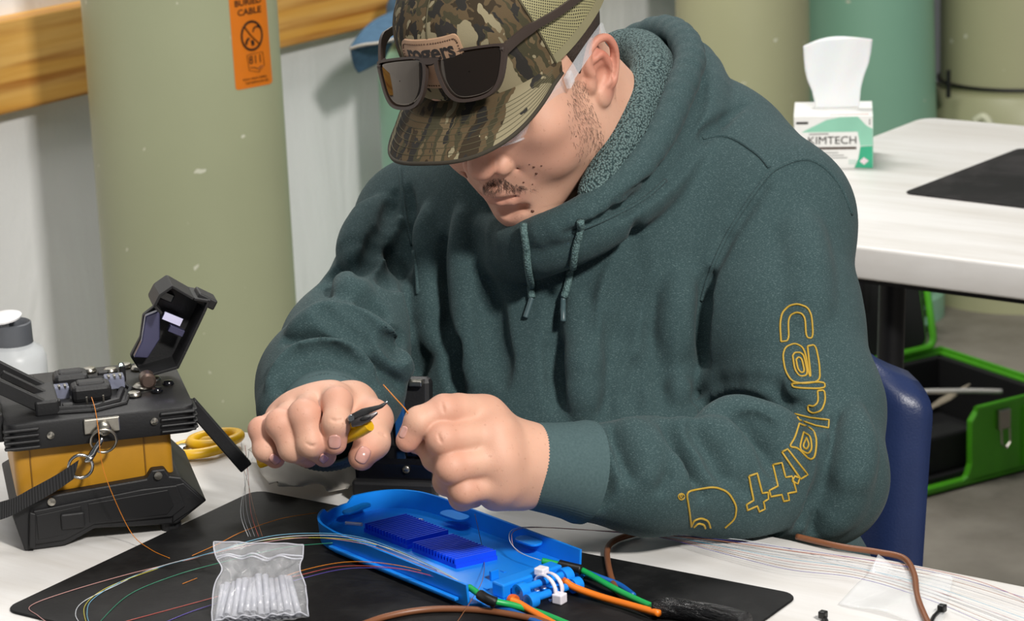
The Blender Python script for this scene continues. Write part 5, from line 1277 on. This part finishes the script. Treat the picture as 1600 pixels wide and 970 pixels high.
fibre('aqua', [(735, 917, 13), (685, 889, 16), (625, 861, 20), (565, 840, 22), (500, 833, 22), (420, 838, 22), (335, 862, 14), (250, 886), (190, 908), (145, 936), (136, 958), (142, 980)], 'pale blue fibre curling down at the lower left')
fibre('yellow', [(735, 917, 13), (640, 868, 18), (560, 845, 22), (480, 840, 22), (400, 846, 18), (300, 872), (220, 897), (160, 922), (132, 948), (137, 980)], 'yellow fibre curling beside the pale blue one')
fibre('green', [(520, 848, 20), (440, 856, 16), (340, 880, 4), (270, 900), (200, 930), (150, 978)], 'green fibre crossing the mat under the bag')
fibre('orange', [(735, 917, 13), (660, 892, 16), (600, 880, 18), (540, 878, 14), (480, 889, 8), (430, 906, 2), (380, 930)], 'orange fibre passing in front of the tray into the bag')
fibre('red', [(735, 917, 13), (650, 893, 16), (590, 885, 16), (530, 885, 12), (470, 898, 6), (400, 915, 4), (310, 940), (180, 975)], 'red brown fibre crossing below the bag')
fibre('violet', [(735, 917, 13), (640, 892, 16), (580, 887, 15), (530, 890, 10), (470, 904, 4), (380, 930, 2), (300, 955), (240, 980)], 'violet fibre crossing below the bag')
fibre('orange', [(495, 801, 3), (440, 810, 2), (380, 830, 1), (340, 850), (300, 868)], 'orange fibre behind the blue tray')
fibre('orange', [(285, 912), (308, 903)], 'short orange fibre offcut left of the bag')
P = spline([SW((70, 18, 124)), SW((71, 2, 118)), SW((71, -16, 104)), SW((71, -20, 80)), SW((76, -24, 55)), ztab(205, 832, .012), ztab(235, 858, .003), ztab(265, 872, .003)], 10); o = MB().tube(P, .00035, 5).build('optical_fibre', FM['orange'], smooth=True); tag(o, 'orange fibre hanging from the splicer down to the mat', 'fibre', 'bare optical fibres')
P = spline([W(599, 601, 2.02), W(616, 620, 2.005), W(634, 640, 1.993), W(640, 652, 1.998)], 6); o = MB().tube(P, .0005, 6).build('optical_fibre', FM['orange'], smooth=True); tag(o, 'orange fibre pinched between the fingers of the hand in front', 'fibre', 'bare optical fibres')
P = spline([W(742, 803, 2.06), W(748, 830, 2.09), W(756, 870, 2.10), ztab(754, 905, .02), ztab(738, 935, .012), ztab(712, 975, .003)], 8); o = MB().tube(P, .00028, 5).build('optical_fibre', FM['brown'], smooth=True); tag(o, 'brown fibre hanging from the hand over the tray', 'fibre', 'bare optical fibres')
fibre('white', [(847, 876, 13), (815, 864, 14), (797, 846, 18), (800, 828, 22), (830, 823, 18), (900, 827, 8), (1000, 832, 3), (1100, 838, 3), (1200, 850, 4), (1350, 888), (1480, 930), (1600, 975)], 'white fibre looping out of the far tray side to the right')
fibre('pink', [(847, 876, 13), (810, 862, 14), (800, 845, 18), (806, 828, 22), (850, 824, 16), (950, 830, 5), (1100, 842, 3), (1250, 862, 4), (1400, 880), (1520, 905), (1610, 940)], 'pinkish fibre looping out of the far tray side')
for k in range(9):
    c_ = ['violet', 'brown', 'grey', 'white', 'aqua', 'pink', 'grey', 'brown', 'violet'][k]; d_ = k * 5.5
    fibre(c_, [(930, 829, 5), (1030, 834 + d_ * .12, 3), (1120, 842 + d_ * .45, 4), (1230, 856 + d_ * .75, 4), (1340, 872 + d_ * .7, 3), (1450, 892 + d_ * 1.0, 1), (1530, 912 + d_ * 1.3), (1615, 938 + d_ * 1.5)], 'thin %s fibre, the %s from the top in the loose fan at the right' % (c_, ['first', 'second', 'third', 'fourth', 'fifth', 'sixth', 'seventh', 'eighth', 'ninth'][k]), .00019)
for k, (x0, x1) in enumerate(((372, 386), (378, 392), (384, 380), (366, 398), (390, 376))):
    P = spline([W(x0 + 5, 690 + 6 * k, 2.30), W((x0 + x1) / 2 + 3, 745, 2.27), ztab(x1, 800, .02), ztab(x1 + 12, 838, .004)], 6)
    o = MB().tube(P, .00022, 5).build('optical_fibre', FM[['grey', 'red', 'grey', 'brown', 'white'][k]], smooth=True); tag(o, 'thin fibre end rising between the splicer arm and the fist', 'fibre', 'fibre ends beside the fist')
# ---------------------------------------------------------------- sticker on the near pedestal
bpy.context.view_layer.update()
cov_o = [c for c in PA.children if c.name.startswith('cover')][0]
cast_s = Caster(cov_o)
M_STK = mat('orange_sticker', '#e07a12', .4, 0, .03); M_STKB = mat('sticker_black', '#241408', .5, 0, 0)
stk = empty('warning_sticker'); tag(stk, 'orange buried cable warning sticker on the sage pedestal', 'sticker')
def SPx(u, v): return (391.5 + u * .98 + v * .078, 65 - u * .19 + v)
def proj(u, v, off):
    h = cast_s(*SPx(u, v), off); return h[0] if h else None
def decal_grid(w0, w1, v0, v1, off, nu, nv, name, m, parent, r=0):
    G = []
    for u in np.linspace(w0, w1, nu):
        row = []
        for v in np.linspace(v0, v1, nv):
            uu, vv = u, v; dx, dy = abs(u - (w0 + w1) / 2) - ((w1 - w0) / 2 - r), abs(v - (v0 + v1) / 2) - ((v1 - v0) / 2 - r)
            if r and dx > 0 and dy > 0:
                k = max(dx, dy) / math.hypot(dx, dy); uu = (w0 + w1) / 2 + math.copysign((w1 - w0) / 2 - r + dx * k, u - (w0 + w1) / 2); vv = (v0 + v1) / 2 + math.copysign((v1 - v0) / 2 - r + dy * k, v - (v0 + v1) / 2)
            row.append(proj(uu, vv, off))
        G.append(row)
    o = MB().grid(G).build(name, m, parent); return o
decal_grid(-29.5, 29, -100, 71, .0005, 14, 40, 'backing', M_STK, stk, 5)
def decal_text(body, u, v, size, bold=.35, squash=1.0, name='lettering'):
    me = text_mesh(body, size, 0, bold=bold)
    for w_ in me.vertices: w_.co = proj(u + w_.co.x * squash, v - w_.co.y, .0009)
    return link(name, me, M_STKB, stk)
decal_text('BURIED', 0, -62, 13.5, .35, .95); decal_text('CABLE', 1, -47, 13.5, .35, .95)
decal_text('811', 5, 29, 18, .15, .8)
decal_text("Know what's below.", 2, 57, 5.2, .1, .9); decal_text('Call before you dig.', 5, 63, 5.2, .1, .9)
def decal_line(pts, r, name, closed=False):
    P = [proj(*p, .0006) for p in pts]; return MB().tube(P, r, 6, closed=closed, flat=.6).build(name, M_STKB, stk)
decal_line([(2 + 16 * math.cos(a), -9 + 22 * math.sin(a)) for a in np.linspace(0, 6.283, 41)[:-1]], .0019, 'prohibition_ring', True)
decal_line([(-9, -25), (0, -10), (13, 6)], .0019, 'prohibition_slash')
decal_line([(4, -14), (6, -20), (11, -22), (16, -19)], .0014, 'shovel_handle'); decal_line([(-3, -6), (-7, -2), (-8, 3)], .0026, 'hand_mark'); decal_line([(2, -2), (2.5, 3), (3, 6)], .0030, 'shovel_blade')
decal_line([(-8, 20), (2, 19), (17, 19), (18, 40), (8, 49), (-6, 44), (-8, 20)], .0007, 'shield_outline', True); decal_line([(-4, 40), (3, 41), (8, 44), (14, 40)], .0010, 'shield_mark')

# ---------------------------------------------------------------- denim cap on the mint pedestal
t = NT('denim'); t.base(t.mix(t.noise(t.obj(), 90, 4), lin('#2c4a63'), lin('#4a6d88'))); t.set(Roughness=.85); t.bump(t.noise(t.obj(), 400, 2), .4, .001); M_DENIM = t.m
dc = empty('denim_cap'); tag(dc, 'blue denim cap with pale edging draped on the mint pedestal', 'cap')
def band(A, B, n, name, m, th):
    A, B = spline([W(*p) for p in A], 6), spline([W(*p) for p in B], 6); o = MB().grid([[a * (1 - k) + b * k for k in np.linspace(0, 1, n)] for a, b in zip(A, B)]).build(name, m, dc, smooth=True); o.modifiers.new('t', 'SOLIDIFY').thickness = th; return o
top_ = [(640, 8, 4.36), (606, 20, 4.30), (580, 34, 4.25), (560, 54, 4.21), (546, 74, 4.20)]; seam_ = [(650, 52, 4.22), (620, 60, 4.20), (590, 67, 4.185), (567, 70, 4.185), (547, 76, 4.198)]
band(top_, seam_, 6, 'visor_top', M_DENIM, .003)
band([(547, 76, 4.2), (549, 90, 4.22), (553, 104, 4.24), (559, 114, 4.25)], [(612, 66, 4.27), (606, 78, 4.28), (598, 92, 4.29), (580, 102, 4.28)], 6, 'visor_fold', M_DENIM, .003)
MB().tube(spline([W(*p) for p in seam_], 6), .0022, 8).build('edging', mat('pale_edging', '#b9b3a8', .8), dc, smooth=True)
hp_ = W(700, 150, 4.42); zt_ = W(620, 62, 4.42)[2]
MB().lathe([(.098, .003), (.101, .02), (.098, .06), (.082, .095), (.05, .115), (.001, .12)], 40, c=(hp_[0], hp_[1], zt_ + .004)).build('crown', M_DENIM, dc, smooth=50)

# ---------------------------------------------------------------- tissue box on the rear table
kA = WZ(1241, 264.5, RZ); kB = WZ(1364, 263, RZ); kx = nrm(kB - kA); ky = np.array([-kx[1], kx[0], 0]); KW = np.linalg.norm(kB - kA); KH = .0735; KD = .108
kr = empty('tissue_box'); kr.matrix_world = frame(kx, ky, UP, kA); tag(kr, 'white and green tissue box with a wipe pulled out, on the rear table', 'tissue box')
M_CARD = mat('white_card', '#e9e9e6', .5, 0, .02); M_KG = mat('card_green', '#35a780', .45, 0, .08, 30); M_KL = mat('card_pale_green', '#8cc7ae', .45, 0, .12, 20); M_KB = mat('card_black', '#2a2624', .5); M_KGY = mat('card_grey', '#9b9b98', .5)
slx, sly = KW * .62, .026
def slab(pts_o, z0, z1, name): return MB().prism(pts_o, z0, z1, bev=.0008, seg=1).build(name, M_CARD, kr)
slab([(0, 0), (KW, 0), (KW, KD), (0, KD)], 0, KH - .002, 'carton')
x0_, x1_, y0_, y1_ = KW / 2 - slx / 2, KW / 2 + slx / 2, KD / 2 - sly / 2, KD / 2 + sly / 2
for i, q in enumerate(([(0, 0), (KW, 0), (KW, y0_), (0, y0_)], [(0, y1_), (KW, y1_), (KW, KD), (0, KD)], [(0, y0_), (x0_, y0_), (x0_, y1_), (0, y1_)], [(x1_, y0_), (KW, y0_), (KW, y1_), (x1_, y1_)])): MB().prism(q, KH - .002, KH).build('top_panel', M_CARD, kr)
sc2 = KW / 570.0; szz = KH / 352.0
def kpt(cx, cy): return ((cx - 95) * sc2, (888 - cy) * szz)
FX = Matrix(((1, 0, 0, 0), (0, 0, -1, 0), (0, 1, 0, 0), (0, 0, 0, 1)))
def front(pts, m, name, lv=0): return MB().prism([kpt(*p) for p in pts], .0001, .0004 + lv * .0002, FX).build(name, m, kr)
front([(150, 640), (330, 560), (430, 542), (560, 540), (620, 600), (663, 622), (663, 732), (575, 735), (555, 640)], M_KL, 'green_band'); front([(575, 740), (663, 736), (663, 886), (530, 882), (560, 820)], M_KG, 'green_corner', 1)
front([(112, 570), (200, 570), (198, 586), (112, 586)], M_KB, 'black_bar'); front([(250, 741), (546, 741), (546, 757), (250, 757)], mat('card_brown', '#4a3a30', .5), 'brown_bar', 1)
front([(205, 650), (345, 648), (345, 656), (205, 658)], M_KGY, 'small_print', 1)
for y_, a_, b_ in ((776, 270, 415), (794, 290, 455), (811, 300, 480), (828, 320, 356)): front([(a_, y_), (b_, y_), (b_, y_ + 6), (a_, y_ + 6)], M_KGY, 'small_print', 1)
front([(600, 812), (634, 836), (600, 862), (568, 838)], mat('card_pink', '#ead6dc', .5), 'diamond', 2); front([(490, 826), (545, 826), (545, 858), (490, 858)], mat('card_mark', '#c9d6cf', .5), 'approval_mark', 2); front([(560, 542), (663, 540), (663, 622), (620, 600)], M_CARD, 'page_corner', 2)
def ftext(body, cx, cy, size, m, squash=1, lv=.0008):
    me = text_mesh(body, size, .0001); x, z = kpt(cx, cy)
    for w_ in me.vertices: w_.co = (x + w_.co.x * squash, -lv - w_.co.z, z + w_.co.y)
    return link('lettering', me, m, kr)
ftext('KIMTECH', 372, 698, .0152, M_KB, 1.06); ftext('1', 642, 578, .0125, M_KB)
MB().box((KW + .0002, KD / 2, KH / 2), (.0005, KD * .98, KH * .96)).build('green_side', M_KG, kr); MB().box((KW + .0006, KD * .62, KH * .32), (.0005, KD * .6, KH * .5)).build('pale_side', M_CARD, kr)
MB().box((KW * .7, .012, KH + .0002), (KW * .5, .007, .0004)).build('top_print', mat('card_rose', '#c9b3ae', .5), kr)
t = NT('white_wipe'); t.base(lin('#efeff1')); t.set(Roughness=.8, Subsurface_Weight=.2, Subsurface_Scale=.01); t.bump(t.noise(t.obj((1, 1, .4)), 45, 4), .35, .004); M_TIS = t.m
TO = [(165, 105, 665, 80), (168, 190, 655, 160), (175, 270, 638, 240), (192, 340, 605, 320), (225, 410, 582, 400), (240, 470, 575, 470), (250, 530, 570, 530)]
rows = []
for k in np.linspace(0, len(TO) - 1, 26):
    i = min(int(k), len(TO) - 2); f = k - i; a = np.array(TO[i]) * (1 - f) + np.array(TO[i + 1]) * f; row = []
    for u in np.linspace(0, 1, 24):
        x, z = kpt(a[0] + (a[2] - a[0]) * u, a[1] + (a[3] - a[1]) * u - (45 * math.sin(math.pi * u) * max(0, 1 - k / 1.5)))
        row.append((x, KD / 2 + .006 * math.sin(u * 7 + k * .4) * (1 - k / 7) + .012 * (1 - k / 6) * (u - .5), z))
    rows.append(row)
tis = MB().grid(rows).build('wipe', M_TIS, kr, smooth=True); tis.modifiers.new('t', 'SOLIDIFY').thickness = .0012

# ---------------------------------------------------------------- mat on the rear table
qA, qB, qC = WZ(1411, 303, RZ), WZ(1600, 326, RZ), WZ(1590, 233, RZ); qx = nrm(qB - qA); qy = np.array([-qx[1], qx[0], 0.0]); qd = (qC - qA) @ qy
t = NT('dusty_black_mat'); v = t.obj(); t.base(t.mix(t.ramp(t.noise(v, 9, 6, .7, .8), [(.42, (0, 0, 0)), (.8, (1, 1, 1))]), lin('#161516'), lin('#3a3738'))); t.set(Roughness=.7, Specular_IOR_Level=.25); M_MAT2 = t.m
o = MB().prism(rrect(.52, qd, .012, 5), 0, .0025, bev=.0007, seg=1).build('work_mat', M_MAT2, mw=frame(qx, qy, UP, qA + qx * .26 + qy * qd / 2)); tag(o, 'dusty black mat on the rear table', 'mat')

# ---------------------------------------------------------------- green case on the floor, and a black one beyond
K0 = WZ(1415, 787, 0); cxx = nrm(WZ(1600, 738, 0) - K0); cyy = np.array([-cxx[1], cxx[0], 0])
gc = empty('tool_case'); gc.matrix_world = frame(cxx, cyy, UP, K0); tag(gc, 'open lime green tool case with black lining on the floor', 'case')
M_LIME = mat('lime_plastic', '#4fa81d', .45, 0, .05); M_FOAM = mat('black_lining', '#0f0f10', .8)
hC, wC, dC = .138, .36, .33; x0c = -.10
FXZ = FX
MB().prism([(x0c, .012), (.125, .012), (.14, .02), (.148, .04), (.148, .118), (.165, hC), (wC - .02, hC), (wC, hC - .02), (wC, .03), (wC - .02, .008), (x0c, .008)], -.014, 0, FXZ, .002).build('front_wall', M_LIME, gc)
MB().box(((x0c + wC) / 2, dC / 2, .010), (wC - x0c, dC, .012), None, .003).build('case_floor', M_LIME, gc)
MB().box((wC - .007, dC / 2, hC / 2 + .006), (.014, dC, hC - .014), None, .004).build('side_wall', M_LIME, gc); MB().box((x0c + .007, dC / 2, hC / 2 + .006), (.014, dC, hC - .014), None, .004).build('side_wall', M_LIME, gc)
MB().box(((x0c + wC) / 2, dC - .007, hC / 2 + .006), (wC - x0c, .014, hC - .014), None, .004).build('back_wall', M_LIME, gc)
MB().box((wC - .022, dC / 2, hC / 2 + .01), (.016, dC - .03, hC - .03), None, .003).build('lining', M_FOAM, gc); MB().box(((x0c + wC) / 2, dC - .022, hC / 2 + .01), (wC - x0c - .03, .016, hC - .03), None, .003).build('lining', M_FOAM, gc); MB().box(((x0c + wC) / 2, dC / 2, .02), (wC - x0c - .03, dC - .03, .012)).build('lining', M_FOAM, gc)
MB().box((.10, .06, .06), (.15, .06, .07), None, .006).build('inner_tray', M_FOAM, gc)
rimp = [(x0c + .004, .004, hC), (.16, .004, hC), (wC - .004, .004, hC), (wC - .004, dC - .004, hC), (x0c + .004, dC - .004, hC)]
MB().tube([rimp[1], rimp[2], rimp[3], rimp[4], rimp[0]], .006, 8).build('rim', M_LIME, gc, smooth=40)
lidM = Matrix.Translation((0, dC + .004, hC)) @ Matrix.Rotation(math.radians(-12), 4, 'X')
lid = MB().prism([(a + (x0c + wC - .02) / 2, b + .145) for a, b in rrect(wC - x0c - .03, .28, .02, 4)], -.012, 0, lidM @ FXZ, .003).build('lid', M_LIME, gc)
MB().prism([(a + (x0c + wC - .02) / 2, b + .145) for a, b in rrect(wC - x0c - .045, .265, .018, 4)], 0, .006, lidM @ FXZ, .001).build('lid_lining', M_FOAM, lid)
lr = [(a + (x0c + wC - .02) / 2, b + .145) for a, b in rrect(wC - x0c - .035, .275, .02, 4)]
MB().tube([lidM @ FXZ @ Vector((a, b, .02)) for a, b in lr], .007, 8, closed=True).build('lid_rim', M_LIME, lid, smooth=40)
for k in range(4): MB().box(lidM @ Vector((.05 + .05 * k, -.012, .15)), (.012, .012, .2), None, .003).build('lid_rib', M_FOAM, lid)
lt_ = MB().box((.215, -.006, .112), (.026, .01, .036), None, .002).build('latch', M_SCREW, gc); MB().tube([(.205, -.012, .095), (.205, -.014, .07), (.214, -.015, .062), (.224, -.014, .07), (.224, -.012, .095)], .0018, 6).build('latch_wire', M_SCREW, lt_)
MB().box((.27, -.003, .07), (.008, .01, .11), None, .002).build('rib', M_LIME, gc); MB().box((.25, .03, .004), (.03, .03, .008), None, .002).build('foot', M_FOAM, gc); MB().box((.25, .29, .004), (.03, .03, .008), None, .002).build('foot', M_FOAM, gc)
o = MB().box((0, 0, 0), (.10, .065, .003), Matrix.Rotation(.5, 4, 'Z') @ Matrix.Rotation(-.55, 4, 'X'), .0005).build('paper_packet', mat('kraft_paper', '#b3a692', .8), mw=frame(cxx, cyy, UP, K0 + cxx * .20 + cyy * .13 + UP * .118)); tag(o, 'beige paper packet sticking out of the green case', 'packet')
P = spline([K0 + cxx * a + cyy * b + UP * c for a, b, c in ((.06, .2, .10), (.12, .16, .135), (.2, .1, .14), (.27, .06, .135))], 6); o = MB().tube(P, .005, 8).build('white_cable', mat('white_jacket', '#c9c6c0', .5), smooth=True); tag(o, 'white cable lying across the green case', 'cable')
P = [K0 + cxx * (.10 + .055 * math.cos(a)) + cyy * (.24 + .05 * math.sin(a)) + UP * (.10 + .02 * math.sin(a)) for a in np.linspace(0, 12.2, 60)]; o = MB().tube(P, .006, 8).build('coiled_cable', M_BLK, smooth=True); tag(o, 'coiled black cable inside the green case', 'cable')
o = MB().box((0, 0, .03), (.12, .07, .06), None, .008).box((0, 0, .063), (.08, .05, .008), None, .003).build('charger', mat('dark_grey_plastic', '#2c2c2f', .5), mw=frame(cxx, cyy, UP, K0 + cxx * .06 + cyy * .10 + UP * .026)); tag(o, 'dark grey charger block standing in the green case', 'charger')
b0_ = WZ(1412, 545, 0); bc2 = empty('tool_case'); bc2.matrix_world = frame(cxx, cyy, UP, b0_); tag(bc2, 'black hard case on the floor beyond the green one', 'case')
MB().box((-.02, .07, .065), (.20, .10, .12), None, .012).build('case_body', M_FOAM, bc2)
for k in range(3): MB().box((-.02, .004, .03 + .035 * k), (.21 - .02 * k, .02, .012), None, .004).build('rib', M_FOAM, bc2)
MB().box((-.02, .07, .135), (.21, .11, .03), None, .01).build('lid', M_FOAM, bc2)
